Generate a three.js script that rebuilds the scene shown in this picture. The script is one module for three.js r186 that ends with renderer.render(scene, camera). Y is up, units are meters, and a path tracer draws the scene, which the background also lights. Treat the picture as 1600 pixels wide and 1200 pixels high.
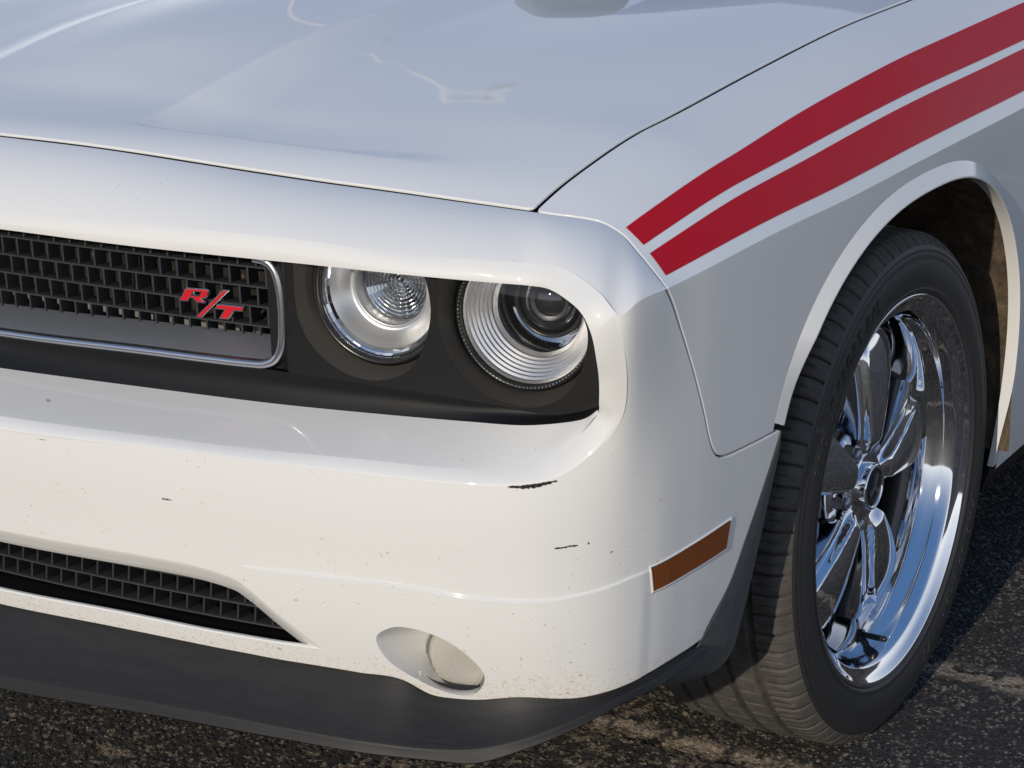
import * as THREE from 'three';
import { mergeGeometries, mergeVertices } from 'three/addons/utils/BufferGeometryUtils.js';
import { TextGeometry } from 'three/addons/geometries/TextGeometry.js';
import { FontLoader } from 'three/addons/loaders/FontLoader.js';
import { RoundedBoxGeometry } from 'three/addons/geometries/RoundedBoxGeometry.js';

// ---------------------------------------------------------------- camera, sky, sun, exposure
const scene = new THREE.Scene();
const camera = new THREE.PerspectiveCamera(21.31, 4 / 3, 0.05, 4000);
{
  const yaw = 33.17 * Math.PI / 180, pitch = 17.36 * Math.PI / 180, roll = -1.55 * Math.PI / 180;
  const f = new THREE.Vector3(-Math.sin(yaw) * Math.cos(pitch), -Math.sin(pitch), -Math.cos(yaw) * Math.cos(pitch));
  const r = new THREE.Vector3().crossVectors(f, new THREE.Vector3(0, 1, 0)).normalize();
  const u = new THREE.Vector3().crossVectors(r, f);
  const r2 = r.clone().multiplyScalar(Math.cos(roll)).addScaledVector(u, Math.sin(roll));
  const u2 = r.clone().multiplyScalar(-Math.sin(roll)).addScaledVector(u, Math.cos(roll));
  camera.position.set(1.917, 1.346, 2.496);
  camera.quaternion.setFromRotationMatrix(new THREE.Matrix4().makeBasis(r2, u2, f.clone().negate()));
  camera.updateMatrixWorld();
}
const SUN_AZ = 6.5 * Math.PI / 180, SUN_EL = 18.5 * Math.PI / 180;          // azimuth from +z towards +x
const SUN = new THREE.Vector3(Math.cos(SUN_EL) * Math.sin(SUN_AZ), Math.sin(SUN_EL), Math.cos(SUN_EL) * Math.cos(SUN_AZ));
{
  const w = 512, h = 256, d = new Float32Array(w * h * 4), v = new THREE.Vector3();
  const mix = (a, b, t) => a + (b - a) * t;
  for (let j = 0; j < h; j++) for (let i = 0; i < w; i++) {
    const th = (j + .5) / h * Math.PI, ph = (i + .5) / w * 2 * Math.PI - Math.PI;      // row 0 is straight down
    const el = th - Math.PI / 2; v.set(Math.cos(el) * Math.sin(ph), Math.sin(el), Math.cos(el) * Math.cos(ph));
    const e = Math.max(0, Math.sin(el)), k = Math.pow(1 - e, 3.8);
    const glow = Math.pow(Math.max(0, v.dot(SUN)), 12) * .35;
    const o = (j * w + i) * 4;
    d[o] = mix(.085, .97, k) + glow; d[o + 1] = mix(.185, 1.0, k) + glow * .93; d[o + 2] = mix(.40, 1.04, k) + glow * .8; d[o + 3] = 1;
    if (el < 0) { const g = Math.min(1, -el * 12); d[o] = mix(d[o], .1, g); d[o + 1] = mix(d[o + 1], .095, g); d[o + 2] = mix(d[o + 2], .09, g); }
  }
  const t = new THREE.DataTexture(d, w, h, THREE.RGBAFormat, THREE.FloatType);
  t.mapping = THREE.EquirectangularReflectionMapping; t.magFilter = THREE.LinearFilter; t.minFilter = THREE.LinearFilter; t.needsUpdate = true;
  scene.background = t; scene.environment = t; scene.environmentIntensity = 1; scene.backgroundIntensity = 1;
}
const sun = new THREE.DirectionalLight(new THREE.Color(1, .90, .75), 2.7);
sun.position.copy(SUN).multiplyScalar(12); sun.castShadow = true; sun.shadow.mapSize.set(4096, 4096);
Object.assign(sun.shadow.camera, { left: -4, right: 4, top: 4, bottom: -4, near: 1, far: 30 });
scene.add(sun, sun.target);
const renderer = new THREE.WebGLRenderer({ antialias: true });
renderer.setSize(1024, 768); renderer.toneMapping = THREE.LinearToneMapping; renderer.toneMappingExposure = 1;
renderer.shadowMap.enabled = true;

// ---------------------------------------------------------------- small tools
let seed = 1234567;
const rnd = () => { seed = (seed * 1664525 + 1013904223) >>> 0; return seed / 4294967296; };
const lerp = (a, b, t) => a + (b - a) * t, clamp = (x, a, b) => Math.min(b, Math.max(a, x));
const sst = (a, b, x) => { const t = clamp((x - a) / (b - a), 0, 1); return t * t * (3 - 2 * t); };
const hash2 = (x, y) => { let n = (Math.imul(x | 0, 374761393) + Math.imul(y | 0, 668265263)) | 0; n = Math.imul(n ^ (n >>> 13), 1274126177); return ((n ^ (n >>> 16)) >>> 0) / 4294967296; };
const vnoise = (x, y) => { const i = Math.floor(x), j = Math.floor(y), a = x - i, b = y - j, u = a * a * (3 - 2 * a), v = b * b * (3 - 2 * b); return lerp(lerp(hash2(i, j), hash2(i + 1, j), u), lerp(hash2(i, j + 1), hash2(i + 1, j + 1), u), v); };
const fbm = (x, y, n = 4) => { let s = 0, a = .5; for (let k = 0; k < n; k++) { s += a * vnoise(x, y); x = x * 2.03 + 7.1; y = y * 2.03 + 3.7; a *= .5; } return s; };
function tabFn(T) {                                    // smooth curve through (x, y) pairs
  const X = T.map(p => p[0]), Y = T.map(p => p[1]), n = X.length, M = X.map((_, i) => i === 0 ? (Y[1] - Y[0]) / (X[1] - X[0]) : i === n - 1 ? (Y[n - 1] - Y[n - 2]) / (X[n - 1] - X[n - 2]) :
    ((Y[i] - Y[i - 1]) / (X[i] - X[i - 1]) * (X[i + 1] - X[i]) + (Y[i + 1] - Y[i]) / (X[i + 1] - X[i]) * (X[i] - X[i - 1])) / (X[i + 1] - X[i - 1]));
  return x => {
    if (x <= X[0]) return Y[0]; if (x >= X[n - 1]) return Y[n - 1];
    let i = 0; while (X[i + 1] < x) i++;
    const h = X[i + 1] - X[i], q = (x - X[i]) / h, q2 = q * q, q3 = q2 * q;
    return (2 * q3 - 3 * q2 + 1) * Y[i] + (q3 - 2 * q2 + q) * h * M[i] + (-2 * q3 + 3 * q2) * Y[i + 1] + (q3 - q2) * h * M[i + 1];
  };
}
const V3 = a => new THREE.Vector3(a[0], a[1], a[2]);
function curve3(P, closed = false) { const c = new THREE.CatmullRomCurve3(P.map(V3), closed, 'centripetal'); c.arcLengthDivisions = 400; return c; }
function curve2(P, n, closed = false) { return new THREE.CatmullRomCurve3(P.map(p => new THREE.Vector3(p[0], p[1], 0)), closed, 'centripetal').getPoints(n).map(v => [v.x, v.y]); }
function sdPoly(P, x, y) {                             // signed distance, positive inside
  let d = 1e9, ins = false;
  for (let i = 0, j = P.length - 1; i < P.length; j = i++) {
    const ax = P[j][0], ay = P[j][1], bx = P[i][0], by = P[i][1], ex = bx - ax, ey = by - ay, wx = x - ax, wy = y - ay;
    const t = clamp((wx * ex + wy * ey) / (ex * ex + ey * ey + 1e-12), 0, 1), dx = wx - ex * t, dy = wy - ey * t;
    d = Math.min(d, dx * dx + dy * dy);
    if ((ay > y) !== (by > y) && x < ex * (y - ay) / ey + ax) ins = !ins;
  }
  return (ins ? 1 : -1) * Math.sqrt(d);
}
// sheet of fn(u, v) -> [x, y, z]; uv carries uvf(u, v)
function sheet(fn, us, vs, uvf = (u, v) => [u, v], flip = false) {
  const pos = [], uv = [], idx = [], nu = us.length, nv = vs.length;
  for (let i = 0; i < nu; i++) for (let j = 0; j < nv; j++) { const p = fn(us[i], vs[j]); pos.push(p[0], p[1], p[2]); const q = uvf(us[i], vs[j], p); uv.push(q[0], q[1]); }
  for (let i = 0; i < nu - 1; i++) for (let j = 0; j < nv - 1; j++) { const a = i * nv + j, b = a + nv, c = b + 1, d = a + 1; if (flip) idx.push(a, c, b, a, d, c); else idx.push(a, b, c, a, c, d); }
  const g = new THREE.BufferGeometry();
  g.setAttribute('position', new THREE.Float32BufferAttribute(pos, 3)); g.setAttribute('uv', new THREE.Float32BufferAttribute(uv, 2)); g.setIndex(idx); g.computeVertexNormals();
  return g;
}
const lin = (a, b, n) => Array.from({ length: n + 1 }, (_, i) => a + (b - a) * i / n);
// keep the part of a sheet where f(x, y, z, u, v) > 0; edge: list of [outward, inward depth] for a folded panel edge
function clip(g, f, edge) {
  const P = g.attributes.position, N = g.attributes.normal, T = g.attributes.uv, ix = g.index.array;
  const n = P.count, F = new Float32Array(n);
  for (let i = 0; i < n; i++) F[i] = f(P.getX(i), P.getY(i), P.getZ(i), T.getX(i), T.getY(i));
  const out = [], segs = [];
  const vert = i => [P.getX(i), P.getY(i), P.getZ(i), N.getX(i), N.getY(i), N.getZ(i), T.getX(i), T.getY(i)];
  const cut = (i, j) => { if (i > j) { const t = i; i = j; j = t; } const t = F[i] / (F[i] - F[j]), a = vert(i), b = vert(j); return a.map((x, k) => x + (b[k] - x) * t); };
  for (let k = 0; k < ix.length; k += 3) {
    const t = [ix[k], ix[k + 1], ix[k + 2]], s = t.map(i => F[i] > 0), c = s.filter(Boolean).length;
    if (c === 0) continue;
    if (c === 3) { out.push(vert(t[0]), vert(t[1]), vert(t[2])); continue; }
    const o = c === 1 ? s.indexOf(true) : s.indexOf(false), a = t[o], b = t[(o + 1) % 3], d = t[(o + 2) % 3], p = cut(a, b), q = cut(a, d);
    if (c === 1) { const va = vert(a); out.push(va, p, q); segs.push([p, q, va]); } else { const vb = vert(b), vd = vert(d); out.push(p, vb, vd, p, vd, q); segs.push([q, p, vb]); }
  }
  const mk = L => {
    const r = new THREE.BufferGeometry(), p = new Float32Array(L.length * 3), nn = new Float32Array(L.length * 3), u = new Float32Array(L.length * 2);
    L.forEach((v, i) => { p.set(v.slice(0, 3), i * 3); nn.set(v.slice(3, 6), i * 3); u.set(v.slice(6, 8), i * 2); });
    r.setAttribute('position', new THREE.BufferAttribute(p, 3)); r.setAttribute('normal', new THREE.BufferAttribute(nn, 3)); r.setAttribute('uv', new THREE.BufferAttribute(u, 2)); return r;
  };
  const parts = [mk(out)];
  if (edge && segs.length) {
    const key = v => Math.round(v[0] * 2e4) + ',' + Math.round(v[1] * 2e4) + ',' + Math.round(v[2] * 2e4), O = new Map();
    const A = new THREE.Vector3(), B = new THREE.Vector3(), C = new THREE.Vector3(), nA = new THREE.Vector3();
    for (const [p, q, k] of segs) {
      A.set(p[0], p[1], p[2]); B.set(q[0], q[1], q[2]); C.set(k[0], k[1], k[2]); nA.set(p[3], p[4], p[5]).normalize();
      const e = B.clone().sub(A); if (e.length() < 1e-7) continue;
      const o = e.clone().cross(nA).normalize(); if (o.dot(C.clone().sub(A)) > 0) o.negate(); o.multiplyScalar(e.length());
      for (const v of [p, q]) { const kk = key(v); if (!O.has(kk)) O.set(kk, new THREE.Vector3()); O.get(kk).add(o); }
    }
    const L = [];
    const at = (v, k) => {
      const o = O.get(key(v)) || new THREE.Vector3(); const on = o.clone().normalize(), [a, b] = edge[k], nn = new THREE.Vector3(v[3], v[4], v[5]).normalize();
      const p = edge[Math.max(0, k - 1)], q = edge[Math.min(edge.length - 1, k + 1)], ta = q[0] - p[0], tb = q[1] - p[1], tl = Math.hypot(ta, tb) || 1;
      const m = k === 0 ? nn : on.clone().multiplyScalar(tb / tl).addScaledVector(nn, ta / tl).normalize();
      return [v[0] + on.x * a - nn.x * b, v[1] + on.y * a - nn.y * b, v[2] + on.z * a - nn.z * b, m.x, m.y, m.z, v[6], v[7]];
    };
    for (const [p, q] of segs) for (let k = 0; k < edge.length - 1; k++) { const a = at(p, k), b = at(q, k), c = at(q, k + 1), d = at(p, k + 1); const ux = b[0] - a[0], uy = b[1] - a[1], uz = b[2] - a[2], vx = d[0] - a[0], vy = d[1] - a[1], vz = d[2] - a[2], gx = uy * vz - uz * vy, gy = uz * vx - ux * vz, gz2 = ux * vy - uy * vx; if (gx * (a[3] + c[3]) + gy * (a[4] + c[4]) + gz2 * (a[5] + c[5]) >= 0) L.push(a, b, c, a, c, d); else L.push(a, c, b, a, d, c); }
    parts.push(mk(L));
  }
  return parts.length > 1 ? mergeGeometries(parts) : parts[0];
}
const EDGE = [[0, 0], [.0010, .0003], [.0018, .0012], [.0021, .003], [.0021, .0075]];
function mirror(g) {
  const m = g.clone(), p = m.attributes.position, n = m.attributes.normal;
  for (let i = 0; i < p.count; i++) { p.setX(i, -p.getX(i)); if (n) n.setX(i, -n.getX(i)); }
  if (m.index) { const a = m.index.array; for (let k = 0; k < a.length; k += 3) { const t = a[k]; a[k] = a[k + 1]; a[k + 1] = t; } }
  else for (const k of Object.keys(m.attributes)) { const a = m.attributes[k], s = a.itemSize, r = a.array; for (let i = 0; i < a.count; i += 3) for (let c = 0; c < s; c++) { const t = r[i * s + c]; r[i * s + c] = r[(i + 1) * s + c]; r[(i + 1) * s + c] = t; } }
  return m;
}
const flat = g => { const o = g.index ? g.toNonIndexed() : g; if (!o.attributes.normal) o.computeVertexNormals(); if (!o.attributes.uv) o.setAttribute('uv', new THREE.BufferAttribute(new Float32Array(o.attributes.position.count * 2), 2)); for (const k of Object.keys(o.attributes)) if (!['position', 'normal', 'uv'].includes(k)) o.deleteAttribute(k); return o; };
const join = L => mergeGeometries(L.map(flat));
const both = g => { const h = flat(g), p = h.attributes.position, n = h.attributes.normal; for (let i = 0; i < p.count; i++) if (Math.abs(p.getX(i)) < 1e-5) { const l = Math.hypot(n.getY(i), n.getZ(i)) || 1; n.setXYZ(i, 0, n.getY(i) / l, n.getZ(i) / l); } return join([h, mirror(h)]); };
function add(name, g, m, parent, label) { const o = new THREE.Mesh(g, m); o.name = name; o.castShadow = o.receiveShadow = true; parent.add(o); if (label) o.userData.label = label; return o; }
function grp(name, parent, label) { const o = new THREE.Group(); o.name = name; parent.add(o); if (label) o.userData.label = label; return o; }
function stripOf(rows, uvf) {                          // sheet through a list of equal-length rows of points
  return sheet((i, j) => rows[j][i], lin(0, rows[0].length - 1, rows[0].length - 1), lin(0, rows.length - 1, rows.length - 1), uvf);
}
const pts = (P, n) => curve3(P).getPoints(n).map(v => [v.x, v.y, v.z]);

// ---------------------------------------------------------------- materials
const C = (r, g, b) => new THREE.Color().setRGB(r, g, b);
function texture(w, h, fn, srgb = true, rep = true) {
  const d = new Uint8Array(w * h * 4);
  for (let j = 0; j < h; j++) for (let i = 0; i < w; i++) { const c = fn(i, j), o = (j * w + i) * 4; d[o] = clamp(c[0], 0, 255); d[o + 1] = clamp(c[1], 0, 255); d[o + 2] = clamp(c[2], 0, 255); d[o + 3] = 255; }
  const t = new THREE.DataTexture(d, w, h, THREE.RGBAFormat); if (srgb) t.colorSpace = THREE.SRGBColorSpace;
  t.magFilter = THREE.LinearFilter; t.minFilter = THREE.LinearMipmapLinearFilter; t.generateMipmaps = true; if (rep) t.wrapS = t.wrapT = THREE.RepeatWrapping; t.needsUpdate = true; return t;
}
const PAINT = { roughness: .45, metalness: 0, clearcoat: 1, clearcoatRoughness: .035, specularIntensity: .4 };
const paint = new THREE.MeshPhysicalMaterial({ color: C(.775, .77, .745), ...PAINT });
// bumper paint: specks of mud and bugs, stone chips; uv is metres (distance round the car, height)
const BW = 2048, BH = 1024, BU = 1.36, BV0 = .22, BV = .64;
const bumperPaint = (() => {
  const d = new Float32Array(BW * BH * 3); for (let i = 0; i < BW * BH; i++) { d[i * 3] = 228; d[i * 3 + 1] = 227; d[i * 3 + 2] = 223; }
  const blot = (u, v, ru, rv, ang, col, al) => {
    const cx = u / BU * BW, cy = (v - BV0) / BV * BH, px = ru / BU * BW, py = rv / BV * BH, R = Math.ceil(Math.max(px, py)) + 1, ca = Math.cos(ang), sa = Math.sin(ang);
    for (let j = -R; j <= R; j++) for (let i = -R; i <= R; i++) {
      const X = Math.round(cx) + i, Y = Math.round(cy) + j; if (X < 0 || Y < 0 || X >= BW || Y >= BH) continue;
      const a = (i * ca + j * sa) / px, b = (-i * sa + j * ca) / py, r = a * a + b * b + (vnoise(X * .35, Y * .35) - .5) * 1.1; if (r > 1) continue;
      const k = al * Math.min(1, (1 - r) * 2), o = (Y * BW + X) * 3; for (let c = 0; c < 3; c++) d[o + c] = lerp(d[o + c], col[c], k);
    }
  };
  for (let k = 0; k < 3000; k++) {
    const u = rnd() * BU, t = rnd(), v = .345 + .26 * Math.pow(t, 1.9); if (fbm(u * 11, v * 16, 3) < .44) continue;
    const big = rnd() < .03, r = (big ? .0013 : .00045) * (.5 + rnd()), e = 1 + rnd() * 2.2, br = rnd();
    blot(u, v, r * e, r, -.15 + (rnd() - .5) * .9, br < .06 ? [92, 74, 52] : br < .6 ? [176, 132, 82] : [203, 176, 138], .2 + rnd() * .5);
  }
  for (let k = 0; k < 6500; k++) { const u = rnd() * 1.1, v = .348 + Math.abs(rnd() + rnd() - 1) * .042; blot(u, v, .0014 * (.3 + rnd()), .0007 * (.4 + rnd()), (rnd() - .5) * 1.2, [190, 146, 92], .08 + rnd() * .22); }
  for (let k = 0; k < 150; k++) blot(rnd() * BU, .6 + rnd() * .25, .0006, .0006, 0, [70, 66, 60], .6);
  for (let k = 0; k < 9; k++) blot(.8247 + k * .0056, .6022 + Math.pow(k / 8, 2) * .0062, .0046, .0021 * Math.sin((k + 1.3) / 10 * Math.PI) + .0006, .12, [28, 24, 22], 1);   // scraped edge
  for (let k = 0; k < 5; k++) blot(.8708 + k * .0048, .5335 + k * .0004, .0036, .0009, .05, [26, 24, 24], .95);
  blot(.905, .5365, .001, .0014, 0, [26, 24, 24], .9);
  for (let k = 0; k < 3; k++) blot(.4023 + k * .004, .545, .003, .0008, 0, [40, 36, 34], .9);
  blot(.231, .592, .008, .0005, .05, [70, 62, 50], .8);
  return texture(BW, BH, (i, j) => { const o = (j * BW + i) * 3; return [d[o], d[o + 1], d[o + 2]]; }, true, false);
})();
const paintDirty = new THREE.MeshPhysicalMaterial({ color: C(1, 1, 1), map: bumperPaint, ...PAINT });
const buv = (s, y) => [s / BU, (y - BV0) / BV];
const redVinyl = new THREE.MeshPhysicalMaterial({ color: C(.48, .004, .011), roughness: .5, clearcoat: .15, clearcoatRoughness: .06, specularIntensity: .3 });
const speckle = texture(256, 256, (i, j) => { const n = vnoise(i * .9, j * .9), m = fbm(i * .05, j * .05, 3); const v = 215 + (n - .5) * 26 + (m - .5) * 40 + (hash2(i, j) > .9965 ? 110 : 0); return [v, v, v]; });
function plastic(r, g, b, rough, rep = 6) { const t = speckle.clone(); t.repeat.set(rep, rep); t.needsUpdate = true; return new THREE.MeshPhysicalMaterial({ color: C(r, g, b), roughness: rough, specularIntensity: .5, map: t, bumpMap: t, bumpScale: .0002 }); }
const blackTrim = plastic(.010, .010, .011, .42), chinPlastic = plastic(.034, .033, .033, .48, 2.2), bezelPlastic = plastic(.015, .015, .016, .5), bezelWall = plastic(.095, .088, .078, .34), flapPlastic = plastic(.15, .155, .15, .6, 3);
const scoopGrey = plastic(.035, .035, .04, .5);
const grilleBlack = new THREE.MeshStandardMaterial({ color: C(.035, .036, .04), roughness: .42 });
const rust = texture(256, 256, (i, j) => { const n = fbm(i * .06, j * .06, 5), m = vnoise(i * .5, j * .5); const v = .55 + n * .7 + (m - .5) * .3; return [128 * v, 112 * v, 92 * v]; });
const darkVoid = new THREE.MeshStandardMaterial({ color: C(.20, .195, .185), roughness: .9 });
const ringBlack = new THREE.MeshStandardMaterial({ color: C(.02, .02, .02), roughness: .25 });
const chrome = new THREE.MeshStandardMaterial({ color: C(.86, .87, .88), metalness: 1, roughness: .06 });
const polished = new THREE.MeshStandardMaterial({ color: C(.80, .81, .83), metalness: 1, roughness: .05 });
const satinChrome = new THREE.MeshStandardMaterial({ color: C(.62, .63, .65), metalness: 1, roughness: .28 });
const smokedChrome = new THREE.MeshStandardMaterial({ color: C(.34, .36, .40), metalness: .75, roughness: .36 });
const reflector = new THREE.MeshStandardMaterial({ color: C(.93, .93, .93), metalness: 1, roughness: .36 });
const clearGlass = new THREE.MeshPhysicalMaterial({ color: C(1, 1, 1), transmission: 1, thickness: 0, roughness: 0, ior: 1.5, metalness: 0 });
const darkLens = new THREE.MeshPhysicalMaterial({ color: C(.012, .013, .016), roughness: .04, clearcoat: 1, clearcoatRoughness: .02 });
const amber = new THREE.MeshPhysicalMaterial({ color: C(.19, .052, .008), roughness: .3, clearcoat: 1, clearcoatRoughness: .08 });
const fogGlass = new THREE.MeshPhysicalMaterial({ color: C(.46, .44, .39), roughness: .15, clearcoat: 1, clearcoatRoughness: .06 });
const glassDark = new THREE.MeshPhysicalMaterial({ color: C(.015, .018, .02), roughness: .03, clearcoat: 1 });
const badgeRed = new THREE.MeshPhysicalMaterial({ color: C(.62, .012, .022), roughness: .3, clearcoat: 1 });
const dustyLiner = new THREE.MeshStandardMaterial({ color: C(.55, .52, .48), roughness: .95, map: rust });
const rubberTread = new THREE.MeshStandardMaterial({ color: C(1, 1, 1), roughness: .85, map: texture(512, 512, (i, j) => { const n = fbm(i * .04, j * .04, 4), m = vnoise(i * .8, j * .8), v = 60 + n * 34 + (m - .5) * 24 + (hash2(i, j) > .994 ? 50 : 0); return [v * 1.03, v * .98, v * .92]; }) });
const rubberWall = new THREE.MeshStandardMaterial({ color: C(.03, .029, .028), roughness: .5 });
const rotorSteel = new THREE.MeshStandardMaterial({ color: C(.18, .17, .16), metalness: .6, roughness: .6 });

// ---------------------------------------------------------------- the car's outer skin, in metres (x to the car's left, z to its front, wheel axle at z = 0)
const PLAN = curve3([[-.2, 0, .919], ...[[.0, .925], [.2, .919], [.4, .902], [.55, .882], [.68, .856], [.78, .826], [.85, .792], [.895, .75], [.919, .695], [.93, .62], [.936, .52], [.94, .42], [.944, .25], [.943, .0], [.934, -.4], [.93, -1.2], [.945, -2.3], [.95, -2.95], [.93, -3.45], [.8, -3.82], [.4, -3.93], [.0, -3.95]].map(p => [p[0], 0, p[1]])]);
const planPts = (() => {
  const raw = PLAN.getPoints(4000).filter(p => p.x >= 0 || p.z < 0), L = [{ x: 0, z: .925, s: 0 }]; let s = 0;
  for (const p of raw) { const q = L[L.length - 1]; const dd = Math.hypot(p.x - q.x, p.z - q.z); if (p.x <= 0 && p.z > 0) continue; s += dd; L.push({ x: p.x, z: p.z, s }); }
  return L;
})();
const SMAX = planPts[planPts.length - 1].s;
function plan(s) {
  let sg = 1; if (s < 0) { s = -s; sg = -1; } s = Math.min(s, SMAX);
  let a = 0, b = planPts.length - 1; while (b - a > 1) { const m = (a + b) >> 1; if (planPts[m].s <= s) a = m; else b = m; }
  const p = planPts[a], q = planPts[b], t = (s - p.s) / (q.s - p.s || 1); return [sg * lerp(p.x, q.x, t), lerp(p.z, q.z, t)];
}
function planN(s) { const a = plan(s - .012), b = plan(Math.min(s + .012, SMAX)), x = b[0] - a[0], z = b[1] - a[1], l = Math.hypot(x, z); return [-z / l, x / l]; }
const profFront = tabFn([[.16, -.075], [.24, -.05], [.30, -.03], [.36, -.015], [.43, -.003], [.50, 0], [.58, 0], [.66, -.012], [.76, -.045], [.80, -.055], [.9, -.085]]);
const profSide = tabFn([[.16, -.05], [.25, -.03], [.35, -.016], [.45, -.008], [.55, -.003], [.65, 0], [.75, .004], [.80, .006], [.9, .006]]);
const charY = tabFn([[.4921, .479], [.5197, .4793], [.6964, .4819], [.8041, .4739], [.856, .4744], [.9089, .4802], [.972, .4874], [.9896, .4869]]);
const ARCH = [...Array.from({ length: 41 }, (_, i) => { const t = .06 + (Math.PI - .06) * i / 40, c = Math.cos(t), q = Math.sin(t); return [.018 + .43 * Math.sign(c) * Math.abs(c) ** (2 / 2.4), .40 + .382 * Math.abs(q) ** (2 / 2.4)]; }), [-.411, .33], [-.410, .22], [-.408, .1]];
const ARCHC = curve2(ARCH, 110), archPoly = [...ARCHC, [.43, .1]];
const rearArch = Array.from({ length: 64 }, (_, i) => { const a = i / 63 * Math.PI; return [-2.946 + .40 * Math.cos(a), .35 + .40 * Math.sin(a)]; }).concat([[-3.346, .05], [-2.546, .05]]);
function offset(s, y) {
  const w = sst(.83, .97, s); let d = lerp(profFront(y), profSide(y), w);
  if (s > .485 && s < 1) { const k = sst(.488, .545, s) * (1 - sst(.972, .995, s)); d += .0022 * k * (1 - sst(-.001, .001, y - charY(s))) * sst(.25, .42, y); }
  return d;
}
function skin(s, y) {
  const p = plan(s), n = planN(s), d = offset(s, y);
  const g = Math.exp(-(((s - .958) / .042) ** 2) - ((y - .785) / .12) ** 2);      // fuller corner under the crease
  return [p[0] + n[0] * d + .010 * g, y, p[1] + n[1] * d + .034 * g];
}
const crestY = tabFn([[-.2, .839], [0, .839], [.1379, .8388], [.3406, .8401], [.5719, .8382], [.6907, .8317], [.7909, .8283], [.856, .8264], [.882, .8277], [.9105, .8186], [.9302, .8071], [.9448, .7925], [.9734, .8029], [1.0084, .8036], [1.1125, .8104], [1.2418, .8166], [1.4043, .819], [1.6379, .8241], [2.0572, .8269], [2.8, .85], [4.6, .89], [5.7, .88]]);
const hoodFront = [[.0, .9076, .7572], [.0413, .9071, .7568], [.2017, .9041, .7511], [.3465, .8958, .7396], [.4229, .8904, .7311], [.5059, .8847, .7199], [.6047, .8784, .704], [.6848, .8723, .689], [.759, .8665, .6735]];
const hoodSide = [[.759, .8665, .6735], [.7625, .8819, .6311], [.7675, .9004, .562], [.7733, .9196, .4628], [.7761, .9255, .4064], [.7836, .9511, .1866], [.7884, .9737, -.0561], [.7908, .9842, -.2876], [.793, .9985, -.75], [.80, .998, -1.1], [.79, .99, -2.3], [.78, .995, -3.0], [.70, 1.0, -3.5]];
const hfC = curve3(hoodFront), hfY = tabFn(hoodFront.map(p => [p[0], p[1]])), hfZ = tabFn(hoodFront.map(p => [p[0], p[2]]));
const hsX = tabFn(hoodSide.map(p => [-p[2], p[0]])), hsY = tabFn(hoodSide.map(p => [-p[2], p[1]]));
function rim0(s) {
  if (s < .98) { let u = s / .862; if (s > .74) { const t = (s - .74) / .24; u = .8585 + .278 * (t - 2 * t * t + t * t * t) + .1415 * (3 * t * t - 2 * t * t * t); } const p = hfC.getPointAt(clamp(u, 0, 1)); return [p.x, p.y, p.z]; }
  const a = skin(s, crestY(s)), e = Math.max(0, .71 - a[2]), z = Math.max(.6735 - e * e / (e + .0365), -3.5);
  let x = hsX(-z); if (a[2] < -3.5) x = .70 * clamp(a[0] / .93, 0, 1); return [x, hsY(-z), z];
}
function upper(s, t) {
  const A = skin(s, crestY(s)), B = rim0(s), h = [.25, .5, .25], k = [.62, .88, .62], q = 1 - t;
  return [0, 1, 2].map(i => { const d = B[i] - A[i]; return q * q * q * A[i] + 3 * t * q * q * (A[i] + d * h[i]) + 3 * t * t * q * (A[i] + d * k[i]) + t * t * t * B[i]; });
}
const hoodOutline = (() => { const a = hfC.getPoints(80).map(p => [p.x, p.z]), b = hoodSide.slice(1, 9).map(p => [p[0], p[2]]); const bb = curve2([[.759, .6735], ...b], 80).slice(1); const R = [...a, ...bb]; return [...R, ...R.slice().reverse().map(p => [-p[0], p[1]])]; })();
const seamXZ = [[-1.2, 2], [1.3, 2], [1.3, .6765], ...curve2([[.97, .6765], [.9288, .6876], [.9194, .6841], [.8895, .6712], [.8625, .659], [.8466, .6567], [.8337, .6567], [.8115, .6637], [.7868, .6712], [.7607, .6749]], 80), [-1.2, .6742]];
// height of the fender along the seam, so that bumper and fender meet there
const seamTop = (() => {
  const flatSeam = curve2([[.9288, .6876], [.9194, .6841], [.8895, .6712], [.8625, .659], [.8466, .6567], [.8337, .6567], [.8115, .6637], [.7868, .6712], [.7607, .6749]].reverse(), 40), L = [[.759, .8665, .6735]];
  for (const [x, z] of flatSeam.slice(2)) {
    let b = [9]; for (let i = 0; i <= 44; i++) for (let j = 0; j <= 50; j++) { const p = upper(.955 + i * .0025, j / 50), d = Math.hypot(p[0] - x, p[2] - z); if (d < b[0]) b = [d, .955 + i * .0025, j / 50]; }
    let [d0, a, t] = b, st = .001, tt = .01; for (let k = 0; k < 24; k++) { for (const [da, dt] of [[st, 0], [-st, 0], [0, tt], [0, -tt]]) { const p = upper(a + da, clamp(t + dt, 0, 1)), d = Math.hypot(p[0] - x, p[2] - z); if (d < d0) { d0 = d; a += da; t = clamp(t + dt, 0, 1); } } st *= .8; tt *= .8; }
    L.push([x, upper(a, t)[1], z]);
  }
  return L;
})();
const seamC = curve3(seamTop);
function noseTop(s) { if (s < .862) { const p = hfC.getPointAt(clamp(s / .862, 0, 1)); return [p.x, p.y, p.z]; } const p = seamC.getPointAt(clamp((s - .862) / (1.006 - .862), 0, 1)); return [p.x, p.y, p.z]; }
function nose(s, t) {
  const A = skin(s, crestY(s)), B = noseTop(s), h = [.25, .5, .25], k = [.62, .88, .62], q = 1 - t;
  return [0, 1, 2].map(i => { const d = B[i] - A[i]; return q * q * q * A[i] + 3 * t * q * q * (A[i] + d * h[i]) + 3 * t * t * q * (A[i] + d * k[i]) + t * t * t * B[i]; });
}
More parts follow.
